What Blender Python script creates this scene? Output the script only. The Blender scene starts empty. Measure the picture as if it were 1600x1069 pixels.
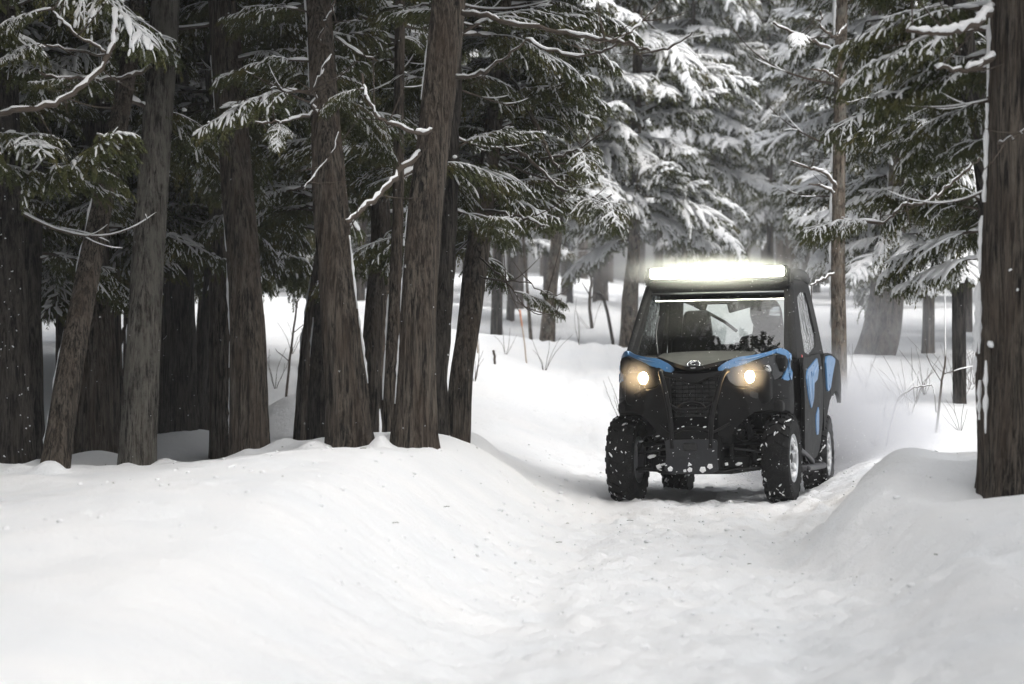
import bpy, bmesh, math, random
import numpy as np
from mathutils import Vector, Matrix, Euler
R = math.radians
C = bpy.context.scene.collection
sc = bpy.context.scene
rng = np.random.default_rng(7)
rnd = random.Random(11)

# ------------------------------------------------------------------ camera, sky, sun, exposure
cam_data = bpy.data.cameras.new('camera')
cam = bpy.data.objects.new('camera', cam_data); C.objects.link(cam)
cam.location = (0, 0, 1.2); cam.rotation_euler = (R(90), 0, 0)
cam_data.sensor_width = 36; cam_data.lens = 100; cam_data.clip_start = .1; cam_data.clip_end = 600
cam_data.dof.use_dof = True; cam_data.dof.focus_distance = 20.9; cam_data.dof.aperture_fstop = 3.6
sc.camera = cam

world = bpy.data.worlds.new('World'); sc.world = world; world.use_nodes = True
wn = world.node_tree.nodes; wl = world.node_tree.links
bg = wn['Background']
sky = wn.new('ShaderNodeTexSky'); sky.sky_type = 'NISHITA'; sky.sun_disc = False
SUN_EL, SUN_AZ = R(62), R(140)                      # veiled sun high behind the viewpoint, to the right, veiled by cloud
sky.sun_elevation = SUN_EL; sky.sun_rotation = SUN_AZ; sky.air_density = 1.2; sky.dust_density = 5.0
hsv = wn.new('ShaderNodeHueSaturation'); hsv.inputs['Saturation'].default_value = .24   # grey overcast
wl.new(sky.outputs[0], hsv.inputs['Color']); wl.new(hsv.outputs[0], bg.inputs['Color'])
bg.inputs['Strength'].default_value = .15
sun_d = bpy.data.lights.new('sun', 'SUN'); sun_d.energy = 1.0; sun_d.angle = R(70); sun_d.color = (1, .985, .96)
sun = bpy.data.objects.new('sun', sun_d); C.objects.link(sun)
sd = Vector((math.sin(SUN_AZ)*math.cos(SUN_EL), math.cos(SUN_AZ)*math.cos(SUN_EL), math.sin(SUN_EL)))
sun.rotation_euler = sd.to_track_quat('Z', 'Y').to_euler()
sun.location = (5, 10, 20)
vs = sc.view_settings; vs.view_transform = 'Standard'; vs.look = 'None'; vs.gamma = 1; vs.exposure = .63
sc.cycles.use_denoising = True
sc.cycles.max_bounces = 8; sc.cycles.diffuse_bounces = 3; sc.cycles.glossy_bounces = 3
sc.cycles.transparent_max_bounces = 12; sc.cycles.transmission_bounces = 6; sc.cycles.volume_bounces = 1
sc.cycles.sample_clamp_indirect = 4; sc.cycles.caustics_reflective = False; sc.cycles.caustics_refractive = False

HAZE = .0008
F = 100/36*1600
def at(px, py, D):                                  # a pixel of the photograph at a known distance -> world point
    return Vector(((px-800)/F*D, D, 1.2-(py-534.5)/F*D))

# ------------------------------------------------------------------ materials
def mat(name, base=(.5,.5,.5), rough=.6, metal=0., spec=.5, build=None):
    m = bpy.data.materials.new(name); m.use_nodes = True
    n, l = m.node_tree.nodes, m.node_tree.links
    b = n['Principled BSDF']; b.inputs['Base Color'].default_value = (*base, 1)
    b.inputs['Roughness'].default_value = rough; b.inputs['Metallic'].default_value = metal
    b.inputs['Specular IOR Level'].default_value = spec
    if build: build(n, l, b)
    return m
def coords(n, l, scale=(1,1,1), kind='Object'):
    tc = n.new('ShaderNodeTexCoord'); mp = n.new('ShaderNodeMapping'); mp.inputs['Scale'].default_value = scale
    l.new(tc.outputs[kind], mp.inputs['Vector']); return mp.outputs[0]
def noise(n, l, vec, scale, detail=4, rough=.55, dist=0.):
    t = n.new('ShaderNodeTexNoise'); t.inputs['Scale'].default_value = scale; t.inputs['Detail'].default_value = detail
    t.inputs['Roughness'].default_value = rough; t.inputs['Distortion'].default_value = dist
    l.new(vec, t.inputs['Vector']); return t.outputs['Fac']
def ramp(n, l, fac, stops):
    r = n.new('ShaderNodeValToRGB'); e = r.color_ramp.elements
    while len(e) < len(stops): e.new(.5)
    for i, (p, c) in enumerate(stops):
        e[i].position = p; e[i].color = (*c, 1) if len(c) == 3 else c
    l.new(fac, r.inputs['Fac']); return r.outputs['Color']
def mixc(n, l, fac, a, b):
    m = n.new('ShaderNodeMix'); m.data_type = 'RGBA'
    if hasattr(fac, 'links') or hasattr(fac, 'is_linked'): l.new(fac, m.inputs['Factor'])
    else: m.inputs['Factor'].default_value = fac
    for s, v in ((m.inputs[6], a), (m.inputs[7], b)):
        if isinstance(v, tuple): s.default_value = (*v, 1)
        else: l.new(v, s)
    return m.outputs[2]
def bump(n, l, b, h, strength, dist):
    x = n.new('ShaderNodeBump'); x.inputs['Strength'].default_value = strength; x.inputs['Distance'].default_value = dist
    l.new(h, x.inputs['Height']); l.new(x.outputs[0], b.inputs['Normal']); return x

def _snow(sc1, sc2, d1):
    def f(n, l, b):
        v = coords(n, l)
        a = noise(n, l, v, sc1, 8, .65); c = noise(n, l, v, sc2, 3, .6)
        m = n.new('ShaderNodeMath'); m.operation = 'MULTIPLY_ADD'; l.new(c, m.inputs[0]); m.inputs[1].default_value = .35; l.new(a, m.inputs[2])
        bump(n, l, b, m.outputs[0], .7, d1)
        l.new(ramp(n, l, noise(n, l, v, 1.3, 3), [(.3,(.80,.815,.83)),(.7,(.86,.86,.86))]), b.inputs['Base Color'])
        b.inputs['Subsurface Weight'].default_value = 0
    return f
M = {}
M['snow'] = mat('snow', (.85,.85,.86), .75, spec=.25, build=_snow(9, 70, .035))
M['snow_fluff'] = mat('snow_fluff', (.84,.85,.86), .8, spec=.2, build=_snow(25, 120, .012))
M['ice_grey'] = mat('packed_snow', (.30,.315,.335), .55, spec=.4, build=_snow(40, 150, .004))

def _bark(dark, light, warm, lich, zs=1.5, sc_=44):
    def f(n, l, b):
        v = coords(n, l, (1,1,zs/26))
        w = noise(n, l, coords(n, l, (1,1,.25)), 9, 4, .6)                 # long warps
        a = noise(n, l, v, sc_, 9, .72, .6)
        a2 = noise(n, l, coords(n, l, (1,1,.07)), 120, 4, .7)
        m = n.new('ShaderNodeMath'); m.operation = 'MULTIPLY_ADD'; l.new(a2, m.inputs[0]); m.inputs[1].default_value = .45; l.new(a, m.inputs[2])
        c = ramp(n, l, m.outputs[0], [(.64,tuple(x*.32 for x in dark)),(.72,tuple((x*.62+y*.38) for x,y in zip(dark,light))),(.84,light)])
        c = mixc(n, l, ramp(n, l, w, [(.42,(0,0,0)),(.7,(.6,.6,.6))]), c, warm)
        if lich > 0:
            q = noise(n, l, coords(n, l, (1,1,.55)), 13, 7, .72)
            c = mixc(n, l, ramp(n, l, q, [(.52-lich*.1,(0,0,0)),(.60,(.75,.75,.75))]), c, (.225,.215,.185))
        l.new(c, b.inputs['Base Color'])
        bump(n, l, b, m.outputs[0], 1., .07)
    return f
M['bark'] = mat('cedar_bark', rough=.9, spec=.2, build=_bark((.024,.020,.016),(.20,.168,.135),(.10,.070,.05),0))
M['bark_grey'] = mat('lichen_bark', rough=.9, spec=.2, build=_bark((.035,.03,.024),(.27,.25,.22),(.14,.12,.095),.6, 2.4, 38))
M['bark_dark'] = mat('dark_bark', rough=.9, spec=.2, build=_bark((.014,.012,.010),(.10,.088,.076),(.055,.045,.036),0, 3, 38))
M['bark_pale'] = mat('pale_spotted_bark', rough=.9, spec=.2, build=_bark((.07,.055,.042),(.30,.25,.20),(.19,.15,.115),.25, 9, 18))
M['wood'] = mat('branch_wood', (.075,.06,.048), .9, spec=.2)
def _leaf(n, l, b):
    v = coords(n, l)
    c = ramp(n, l, noise(n, l, v, 2.3, 3), [(.3,(.032,.046,.014)),(.55,(.066,.072,.020)),(.75,(.13,.105,.030))])
    l.new(mixc(n, l, ramp(n, l, noise(n, l, v, 40, 2), [(.4,(0,0,0)),(.7,(.35,.35,.35))]), c, (.10,.105,.045)), b.inputs['Base Color'])
M['leaf'] = mat('cedar_foliage', rough=.65, spec=.3, build=_leaf)

# ------------------------------------------------------------------ mesh helpers
def mesh_np(name, V, Q, mi=None, mats=(), smooth=True):
    me = bpy.data.meshes.new(name); V = np.asarray(V, dtype=np.float32); Q = np.asarray(Q, dtype=np.int32)
    me.vertices.add(len(V)); me.vertices.foreach_set('co', V.ravel())
    k = Q.shape[1]
    me.loops.add(Q.size); me.loops.foreach_set('vertex_index', Q.ravel())
    me.polygons.add(len(Q)); me.polygons.foreach_set('loop_start', np.arange(0, Q.size, k, dtype=np.int32))
    try: me.polygons.foreach_set('loop_total', np.full(len(Q), k, dtype=np.int32))
    except Exception: pass
    if mi is not None: me.polygons.foreach_set('material_index', np.asarray(mi, dtype=np.int32))
    if smooth is not False:
        sm = np.ones(len(Q), dtype=bool) if smooth is True else np.asarray(smooth, dtype=bool)
        me.polygons.foreach_set('use_smooth', sm)
    for m in mats: me.materials.append(m)
    me.update(calc_edges=True); me.validate()
    return me
def link(name, me, parent=None, loc=None, rot=None, scale=None):
    o = bpy.data.objects.new(name, me); C.objects.link(o)
    if parent is not None: o.parent = parent
    if loc is not None: o.location = loc
    if rot is not None: o.rotation_euler = rot
    if scale is not None: o.scale = (scale,)*3 if isinstance(scale, (int, float)) else scale
    return o
def tag(o, label=None, cat=None, group=None, kind=None):
    if label: o['label'] = label
    if cat: o['category'] = cat
    if group: o['group'] = group
    if kind: o['kind'] = kind
    return o
def empty(name, loc, label, cat, group=None):
    o = bpy.data.objects.new(name, None); C.objects.link(o); o.location = loc; o.empty_display_size = .2
    return tag(o, label, cat, group)
class Acc:                                            # collects quads of several materials
    def __init__(s): s.V = []; s.Q = []; s.M = []; s.S = []; s.n = 0
    def add(s, V, Q, m, smooth=True):
        s.V.append(V); s.Q.append(np.asarray(Q)+s.n); s.M.append(np.full(len(Q), m)); s.S.append(np.full(len(Q), smooth)); s.n += len(V)
    def mesh(s, name, mats):
        return mesh_np(name, np.concatenate(s.V), np.concatenate(s.Q), np.concatenate(s.M), mats, np.concatenate(s.S))
    def only(s, name, ms, mats):                      # the faces of some materials as a mesh of their own
        V = np.concatenate(s.V); Q = np.concatenate(s.Q); Mi = np.concatenate(s.M); S = np.concatenate(s.S)
        k = np.isin(Mi, ms); Q = Q[k]; S = S[k]
        u, inv = np.unique(Q.ravel(), return_inverse=True)
        return mesh_np(name, V[u], inv.reshape(-1, 4), None, mats, S)
_ringq = {}
def sweep(P, rw, rh=None, seg=6, jit=0., rg=None, close=True):
    """a tube along P; rw sideways, rh upward radius (flattened tubes for snow)"""
    P = np.asarray(P, float); n = len(P)
    rw = np.broadcast_to(rw, (n,)); rh = rw if rh is None else np.broadcast_to(rh, (n,))
    T = np.gradient(P, axis=0); T /= np.linalg.norm(T, axis=1, keepdims=True)+1e-9
    up = np.array([0,0,1.]); S = np.cross(T, up); ln = np.linalg.norm(S, axis=1, keepdims=True)
    if (ln < .15).any():
        S = np.cross(T, np.array([0,1.,0])); ln = np.linalg.norm(S, axis=1, keepdims=True)
    S /= ln; U = np.cross(S, T)
    a = np.arange(seg)*2*math.pi/seg
    ca, sa = np.cos(a), np.sin(a)
    j = 1 if not jit else 1+jit*((rg or rng).random((n, seg))-.5)
    V = P[:,None,:] + (S[:,None,:]*(ca[None,:]*rw[:,None]*j)[:,:,None]) + (U[:,None,:]*(sa[None,:]*rh[:,None]*j)[:,:,None])
    key = (n, seg, close)
    if key not in _ringq:
        i = np.arange(n-1)[:,None]*seg; k = np.arange(seg)[None,:]; k2 = (k+1) % seg
        q = np.stack([i+k, i+k2, i+seg+k2, i+seg+k], -1).reshape(-1,4)
        if close and seg == 6:
            q = np.concatenate([q, [[0,3,2,1],[0,5,4,3]], (n-1)*seg+np.array([[0,1,2,3],[0,3,4,5]])])
        elif close and seg == 4:
            q = np.concatenate([q, [[0,3,2,1]], (n-1)*seg+np.array([[0,1,2,3]])])
        elif close and seg == 8:
            q = np.concatenate([q, [[0,3,2,1],[0,5,4,3],[0,7,6,5]], (n-1)*seg+np.array([[0,1,2,3],[0,3,4,5],[0,5,6,7]])])
        _ringq[key] = q
    return V.reshape(-1,3), _ringq[key]
def vnoise(x, y, seed=0):
    xi = np.floor(x).astype(np.int64); yi = np.floor(y).astype(np.int64); fx = x-xi; fy = y-yi
    fx = fx*fx*(3-2*fx); fy = fy*fy*(3-2*fy)
    def h(a, b):
        v = (a*374761393 + b*668265263 + seed*974634777) & 0xffffffff
        v = ((v ^ (v >> 13))*1274126177) & 0xffffffff
        return ((v ^ (v >> 16)) & 0xffff)/65535.
    return (h(xi,yi)*(1-fx)+h(xi+1,yi)*fx)*(1-fy)+(h(xi,yi+1)*(1-fx)+h(xi+1,yi+1)*fx)*fy
def fbm(x, y, oct=4, seed=0, g=.5):
    s = 0; a = 1; t = 0
    for i in range(oct):
        s = s+a*vnoise(x*2**i+i*17.3, y*2**i-i*9.1, seed+i); t += a; a *= g
    return s/t-.5
def sstep(a, b, x):
    t = np.clip((x-a)/(b-a), 0, 1); return t*t*(3-2*t)
# ------------------------------------------------------------------ snow ground: one sheet
def track_x(Y):
    return np.interp(Y, [-40, 8, 14, 21.3, 24, 28, 34, 42, 55, 80, 200], [0, .35, .72, 1.42, 1.65, 1.75, 1.4, .9, 1.6, 4, 10])
MOUNDS = []                                           # (x, y, height, sx, sy) heaps at tree feet, filled in below
def mound(px, D, h, sx, sy=None): MOUNDS.append(((px-800)/F*D, D, h, sx, sy or sx))
for a in [(1590,15.0,-.10,.45,.35),(30,18.6,.10,.5),(150,20.5,.16,.40),(285,23.6,.18,.55),(345,24.4,.12,.5),(240,23,.1,.6),(430,24.0,.10,.6),(470,26,.42,.55,.7),
          (545,19.8,.05,.5),(640,20.3,.04,.5),(735,22.2,.20,.28,.4),(700,23.5,.10,.5),(340,20.4,.05,.3),(20,17.2,.08,.35),(900,46,.25,2.2),(800,38,.2,1.6),
          (985,50,.3,2),(1410,16.4,.16,.32,.8),(1500,17.0,.10,.5,.6),(1340,15.6,.10,.18,.5),(1480,12.2,.06,.18,.3),(1560,11.6,.07,.2,.3),
          (1400,11.9,.05,.13,.22),(1300,26.5,.12,.5),(1570,15.9,.1,.3,.3)]: mound(*a)
PITS = [(345,905,13.4,.045,.05),(370,915,13.2,.04,.035),(310,960,12.4,.02,.03),(240,975,12.1,.025,.04),(690,830,15.8,.03,.03),(512,770,17.4,.02,.03),
        (150,980,12.0,.02,.04),(1480,925,12.2,.05,.09),(1540,905,12.6,.05,.08),(1590,935,12.0,.06,.09),(1400,950,11.9,.05,.07)]
def ground(X, Y, fine=True):
    X = np.asarray(X, float); Y = np.asarray(Y, float)
    xc = track_x(Y); d = X-xc
    ramp_ = np.interp(Y, [-50,24.3,25.5,27,30,33,36,40,45,50,60,75,100,220], [0,0,.03,.13,.42,.72,.96,1.18,1.42,1.6,2.0,2.5,3.2,4.2])
    lb =   .53*sstep(.62, 1.75+.9*sstep(19.5,22,Y), -d+.12*fbm(Y*.5, X*.3, 3, 5)*2)                       # left bank, long soft slope
    lb = lb*(1-.30*sstep(19.6, 21.6, Y)*sstep(1.2,2.4,-d)*(1-sstep(27,36,Y)))
    lb = lb*(1-.42*sstep(1.9, 4.4, -d)*(1-sstep(26,36,Y)))
    lb = lb*(1-.35*sstep(13, 9, Y))
    edge = .78+.10*np.sin(Y*1.1)+.25*fbm(Y*1.3, Y*0+3., 3, 9)
    rb = .36*sstep(edge-.05, edge+.62, d)+.12*sstep(edge+.3, edge+1.5, d)              # right bank, steep lip
    rb = rb*(1-.45*sstep(17.3, 19.2, Y)*(1-sstep(22,27,Y)))
    rb = rb*(1-.55*sstep(14.2, 10.5, Y))
    lb = lb*(1-.45*sstep(27, 38, Y)); rb = rb*(1-.55*sstep(27, 36, Y))
    z = ramp_+lb+rb
    for (mx, my, h, sx, sy) in MOUNDS:
        z = z+h*np.exp(-(((X-mx)/sx)**2+((Y-my)/sy)**2))
    far = sstep(24, 34, Y)
    z = z+far*.35*fbm(X*.22, Y*.22, 3, 21)*1.2+.10*fbm(X*.8, Y*.6, 3, 31)*sstep(.9, 2, np.abs(d))
    if fine:
        tr = sstep(1.5, .85, np.abs(d))
        chunk = fbm(X*7, Y*5, 4, 41, .6)
        z = z+tr*(.085*chunk+.07*np.maximum(fbm(X*14, Y*10, 3, 51), 0))
        for s in (-.56, .56):                                                       # wheel ruts
            z = z-.03*np.exp(-((d-s)/.14)**2)*(1-sstep(20.6, 20.95, Y)*(1-sstep(24.2,25,Y)))
        z = z+(1-tr)*(.045*fbm(X*1.9+Y*.9, Y*1.3-X*.7, 3, 61)+.020*fbm(X*3+Y*5, (Y-X*.7)*1.1, 3, 71))
        z = z+.022*fbm(X*11, Y*8, 3, 81)*(.5+tr)+.010*np.maximum(fbm(X*5.3, Y*3.1, 2, 87)-.18,0)*6*(.4+tr)
        for (px, py, D, dep, r) in PITS:
            mx = (px-800)/F*D
            q = ((X-mx)/r)**2+((Y-D)/(r*1.8))**2
            z = z-dep*np.exp(-q)+.35*dep*np.exp(-((X-mx+r*1.3)/r)**2-((Y-D)/(r*2))**2)
        # loose crumbs thrown up at the front tyres, hollow under the car
        for (wx, wy) in ((.85,20.75),(2.02,20.55)):
            z = z+(.030+.05*np.maximum(fbm(X*16, Y*9, 3, 91),-.2))*np.exp(-((X-wx)/.30)**2-((Y-wy)/.22)**2)
        z = z-.05*np.exp(-((X-1.9)/.8)**2-((Y-23.6)/.9)**2)
    return z
for px_, D_, w_ in [(80,18.4,.3),(212,19.5,.28),(391,19.7,.3),(549,18.9,.36),(645,18.7,.33),(22,18.8,.33),(683,20.9,.2),(711,21.6,.25),(143,21.5,.4)]:
    for k_ in range(4):
        a_ = rnd.uniform(3.3,6.1); MOUNDS.append(((px_-800)/F*D_+w_*.75*math.cos(a_), D_+w_*.75*math.sin(a_), rnd.uniform(.015,.06), rnd.uniform(.05,.12), rnd.uniform(.05,.12)))
def gz(x, y): return float(ground(np.array([x]), np.array([y]))[0])
def spaced(lo, hi, fine_lo, fine_hi, step, grow=1.12, mx=4.):
    mid = list(np.arange(fine_lo, fine_hi, step)); s = step; p = fine_lo; L = []
    while p > lo: s = min(s*grow, mx); p -= s; L.append(p)
    s = step; p = mid[-1]; H = []
    while p < hi: s = min(s*grow, mx); p += s; H.append(p)
    return np.array(L[::-1]+mid+H)
xs = spaced(-95, 95, -4.2, 4.2, .032); ys = spaced(-40, 210, 9.5, 26, .045, 1.06)
GX, GY = np.meshgrid(xs, ys); GZ = ground(GX, GY)
nx, ny = len(xs), len(ys)
ii = (np.arange(ny-1)[:,None]*nx+np.arange(nx-1)[None,:]).ravel()
snow_ground = link('snow_ground', mesh_np('snow_ground', np.stack([GX,GY,GZ],-1).reshape(-1,3), np.stack([ii,ii+1,ii+nx+1,ii+nx],-1), None, [M['snow']]))
tag(snow_ground, kind='structure')
# ------------------------------------------------------------------ branch kit: cedar boughs with drooping fans and snow
MATS3 = None
def leafquads(p, d, w, L):
    """p (k,3) bases, d (k,3) directions, w (k,3) half-width vectors, L (k,)"""
    m = p+d*(L*.45)[:,None]; t = p+d*L[:,None]
    V = np.stack([p, m+w, t, m-w], 1).reshape(-1,3)
    return V, np.arange(len(V)).reshape(-1,4)
def bough(seed, L=1.5, snow=.6, heavy=.0, detail=1., droop=1.):
    g = np.random.default_rng(seed); A = Acc(); Z = np.array([0,0,1.])
    n = 14; t = np.linspace(0, 1, n)
    k1 = g.uniform(-.1, .25); k2 = g.uniform(.25, .6)*droop
    ax = np.stack([L*t*(1-.08*t), L*.10*np.sin(t*g.uniform(2,4)+g.uniform(0,6))*t, L*(k1*t-k2*t*t+g.uniform(0,.22)*t**4)], 1)
    rad = np.interp(t, [0,1], [.011+.007*L, .003])
    A.add(*sweep(ax, rad, seg=6, jit=.3, rg=g), 0)
    def axp(u): return np.stack([np.interp(u, t, ax[:,i]) for i in range(3)], -1)
    if snow > .2:                                     # snow ridge on the bough
        s0 = 0
        while s0 < .97:
            s1 = min(1, s0+g.uniform(.1, .35)); 
            if g.random() < .85:
                u = np.linspace(s0, s1, 7); p = axp(u); w = np.sin(np.linspace(.15, math.pi-.15, 7))**.6
                r0 = np.interp(u, t, rad)+g.uniform(.006, .012)*(1+heavy)
                p[:,2] += np.interp(u, t, rad)*.8+r0*.35
                A.add(*sweep(p, r0*w*1.05, r0*w*.95, 6, .35, g), 2)
            s0 = s1+g.uniform(0, .05)
    ns = int(12*L/detail**.0)+6
    us = np.sort(g.uniform(.16, 1, ns*2)); 
    for i, u in enumerate(us):
        side = 1 if i % 2 else -1
        p0 = axp(np.array([u]))[0]; tg = axp(np.array([min(u+.02,1)]))[0]-axp(np.array([u-.02]))[0]; tg /= np.linalg.norm(tg)+1e-9
        ang = side*R(g.uniform(28, 62))
        dx = tg[0]*math.cos(ang)-tg[1]*math.sin(ang); dy = tg[0]*math.sin(ang)+tg[1]*math.cos(ang)
        sl = (L*.36*(1-u)**.8+.14)*g.uniform(.65, 1.2)
        d0 = np.array([dx, dy, tg[2]*.4+g.uniform(-.15,.22)]); d0 /= np.linalg.norm(d0)
        m = 6; q = np.linspace(0, 1, m); dr = g.uniform(.15,.55)*droop
        sp = p0+d0*(q*sl)[:,None]-Z*(dr*sl*q*q)[:,None]
        sp[:,1] += .06*sl*np.sin(q*3+g.uniform(0,6))*q
        A.add(*sweep(sp, np.interp(q,[0,1],[.0045,.0018]), seg=4), 0)
        snowy = g.random() < snow*(.55+.75*math.sin(u*9+seed)**2)
        if snowy and g.random() < .55:
            c0 = p0+d0*sl*g.uniform(.1,.7); c0[2] -= 0; rb = g.uniform(.012,.028)*(1+.5*heavy); q_ = np.linspace(-1,1,5)
            dd = np.array([d0[0]+g.normal(0,.4), d0[1]+g.normal(0,.4), d0[2]-.2]); A.add(*sweep(c0+dd*(q_*rb*1.6)[:,None], rb*np.array([.25,.8,1,.75,.2]), rb*.62*np.array([.25,.8,1,.75,.2]), 8, .55, g), 2)
        pad = heavy > 0 and g.random() < heavy
        if snowy and not pad and g.random() < .7:
            w = np.sin(q*math.pi*.85+.3)**.7; r0 = g.uniform(.007,.012)
            s_ = sp.copy(); s_[:,2] += r0*.7; A.add(*sweep(s_, r0*w, r0*w*.9, 6, .4, g), 2)
        if pad:                                       # thick pillow of snow along the fan
            w = np.sin(q*math.pi*.9+.2)**.6; r0 = g.uniform(.012,.022)+.030*heavy; s_ = sp.copy(); s_[:,2] += .012
            q2 = np.linspace(0,1,9); s_ = np.stack([np.interp(q2, q, s_[:,i]) for i in range(3)],1); w = np.interp(q2, q, w)*(1+.35*(g.random(9)-.5))
            A.add(*sweep(s_, r0*w*1.5, r0*w*.62, 8, .3, g), 2)
        nf = max(3, int(sl/.040/detail))
        for j in range(nf):
            f = (j+.6)/nf; fs = 1 if j % 2 else -1
            b = np.array([np.interp(f, q, sp[:,i]) for i in range(3)])
            tt = sp[min(m-1,int(f*(m-1))+1)]-sp[int(f*(m-1))] if int(f*(m-1)) < m-1 else sp[-1]-sp[-2]
            tt /= np.linalg.norm(tt)+1e-9
            fa = fs*R(g.uniform(25,60)) if j < nf-1 else 0
            fd = np.array([tt[0]*math.cos(fa)-tt[1]*math.sin(fa), tt[0]*math.sin(fa)+tt[1]*math.cos(fa), tt[2]-.12+g.uniform(-.12,.10)]); fd /= np.linalg.norm(fd)
            fl = g.uniform(.075,.15)*(1.1-.35*f)*(1.0 if detail < 1.3 else 1.25)
            mm = 5; h = np.linspace(0,1,mm); fdr = g.uniform(.25,.8)*droop
            fp = b+fd*(h*fl)[:,None]-Z*(fdr*fl*h*h)[:,None]
            # leaflets
            nl = int(fl/.0085/detail)+3
            lu = np.linspace(.08, 1, nl); lp = np.stack([np.interp(lu, h, fp[:,i]) for i in range(3)],1)
            lt = np.gradient(lp, axis=0); lt /= np.linalg.norm(lt, axis=1, keepdims=True)+1e-9
            sd_ = np.cross(lt, Z); sd_ /= np.linalg.norm(sd_, axis=1, keepdims=True)+1e-9
            sgn = np.where(np.arange(nl) % 2, 1, -1)[:,None]
            ld = lt*.85+sd_*sgn*.75+np.stack([g.normal(0,.12,nl), g.normal(0,.12,nl), -g.uniform(.05,.6,nl)],1)
            ld /= np.linalg.norm(ld, axis=1, keepdims=True)
            wv = np.cross(ld, Z+g.normal(0,.5,(nl,3))); wv /= np.linalg.norm(wv, axis=1, keepdims=True)+1e-9
            ll = g.uniform(.028,.050,nl)*(1 if detail < 1.3 else 1.5)
            A.add(*leafquads(lp, ld, wv*(.0066*(1 if detail < 1.3 else 1.7)), ll), 1, False)
            # second layer hanging below
            if g.random() < .9:
                k = max(2, int(nl*.8)); sel = g.integers(0, nl, k)
                ld2 = lt[sel]*.5+g.normal(0,.35,(k,3)); ld2[:,2] -= g.uniform(.5,1.1,k); ld2 /= np.linalg.norm(ld2, axis=1, keepdims=True)
                wv2 = np.cross(ld2, g.normal(0,1,(k,3))); wv2 /= np.linalg.norm(wv2, axis=1, keepdims=True)+1e-9
                A.add(*leafquads(lp[sel], ld2, wv2*(.0075*(1 if detail < 1.3 else 1.6)), g.uniform(.03,.055,k)*(1 if detail < 1.3 else 1.3)), 1, False)
            if (snowy and g.random() < .62+.3*heavy) or g.random() < snow*.12:
                r0 = g.uniform(.004,.0115)*(1+1.3*heavy); f0, f1 = g.uniform(-.05,.35), g.uniform(.55,1.0); hh_ = np.linspace(max(0,f0), f1, mm)
                s_ = np.stack([np.interp(hh_, h, fp[:,i_]) for i_ in range(3)],1); s_[:,2] += r0*.75; s_[:,:2] += g.normal(0,.003,2)
                w = np.sin(np.linspace(.35, math.pi-.35, mm))**.6
                A.add(*sweep(s_, r0*w*1.25*(1 if detail < 1.3 else 1.3), r0*w*.85, 6 if detail < 1.3 else 4, .45, g), 2)
    return A
def bare_bough(seed, L=1.2, snow=.8):
    """dead curved bough, a few twigs, snow lying on it"""
    g = np.random.default_rng(seed); A = Acc(); n = 16; t = np.linspace(0,1,n)
    ax = np.stack([L*t, L*.12*np.sin(t*3+g.uniform(0,6))*t, L*(g.uniform(-.45,-.05)*t+g.uniform(.1,.5)*t**2.4)],1)
    def limb(ax, r0, r1, sn):
        A.add(*sweep(ax, np.linspace(r0, r1, len(ax)), seg=6, jit=.3, rg=g), 0)
        if sn:
            k = len(ax); s_ = ax.copy(); rr = np.linspace(r0, r1, k); s_[:,2] += rr*.9+.003
            w = (.75+.4*g.random(k)); w[0] = w[-1] = .3
            A.add(*sweep(s_, (rr*.8+.004)*w, (rr*.6+.006)*w, 6, .3, g), 2)
    limb(ax, .009+.006*L, .003, g.random() < snow)
    for i in range(g.integers(2,7)):
        u = g.uniform(.25,.95); k = int(u*(n-1)); p0 = ax[k]; a = g.uniform(-1.1,1.1); l = L*g.uniform(.15,.45)
        tg = ax[min(k+1,n-1)]-ax[k-1]; tg /= np.linalg.norm(tg); q = np.linspace(0,1,8)
        d = np.array([tg[0]*math.cos(a)-tg[1]*math.sin(a), tg[0]*math.sin(a)+tg[1]*math.cos(a), tg[2]+g.uniform(-.5,.5)])
        limb(p0+d*(q*l)[:,None]+np.array([0,0,1.])*(g.uniform(-.3,.3)*l*q*q)[:,None], .005, .0018, g.random() < snow)
    return A
M3 = [M['wood'], M['leaf'], M['snow_fluff']]
KIT = {'near': [], 'mid': [], 'heavy': [], 'bare': []}
for i in range(9):
    A = bough(100+i, L=1.0+.1*i, snow=[.5,.7,.85][i % 3], heavy=[.1,.16,.24][i % 3], detail=1.)
    KIT['near'].append((A.only('branch', [0], [M['wood']]), A.only('foliage', [1], [M['leaf']]), A.only('snow_cover', [2], [M['snow_fluff']]), A.mesh('cedar_bough', M3)))
for i in range(6):
    A = bough(200+i, L=1.3+.1*i, snow=1., heavy=.8, detail=1.15, droop=1.15)
    KIT['heavy'].append((A.only('branch', [0], [M['wood']]), A.only('foliage', [1], [M['leaf']]), A.only('snow_cover', [2], [M['snow_fluff']]), A.mesh('snowy_bough', M3)))
for i in range(5):
    A = bough(300+i, L=1.6+.1*i, snow=.42, heavy=.15, detail=1.7)
    KIT['mid'].append((None, None, None, A.mesh('loose_bough', M3)))
for i in range(8):
    A = bare_bough(400+i, L=.8+.12*i)
    KIT['bare'].append((A.only('bare_branch', [0], [M['wood']]), None, (A.only('snow_cover', [2], [M['snow_fluff']]) if (np.concatenate(A.M) == 2).any() else None), A.mesh('bare_bough', M3)))

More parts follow.
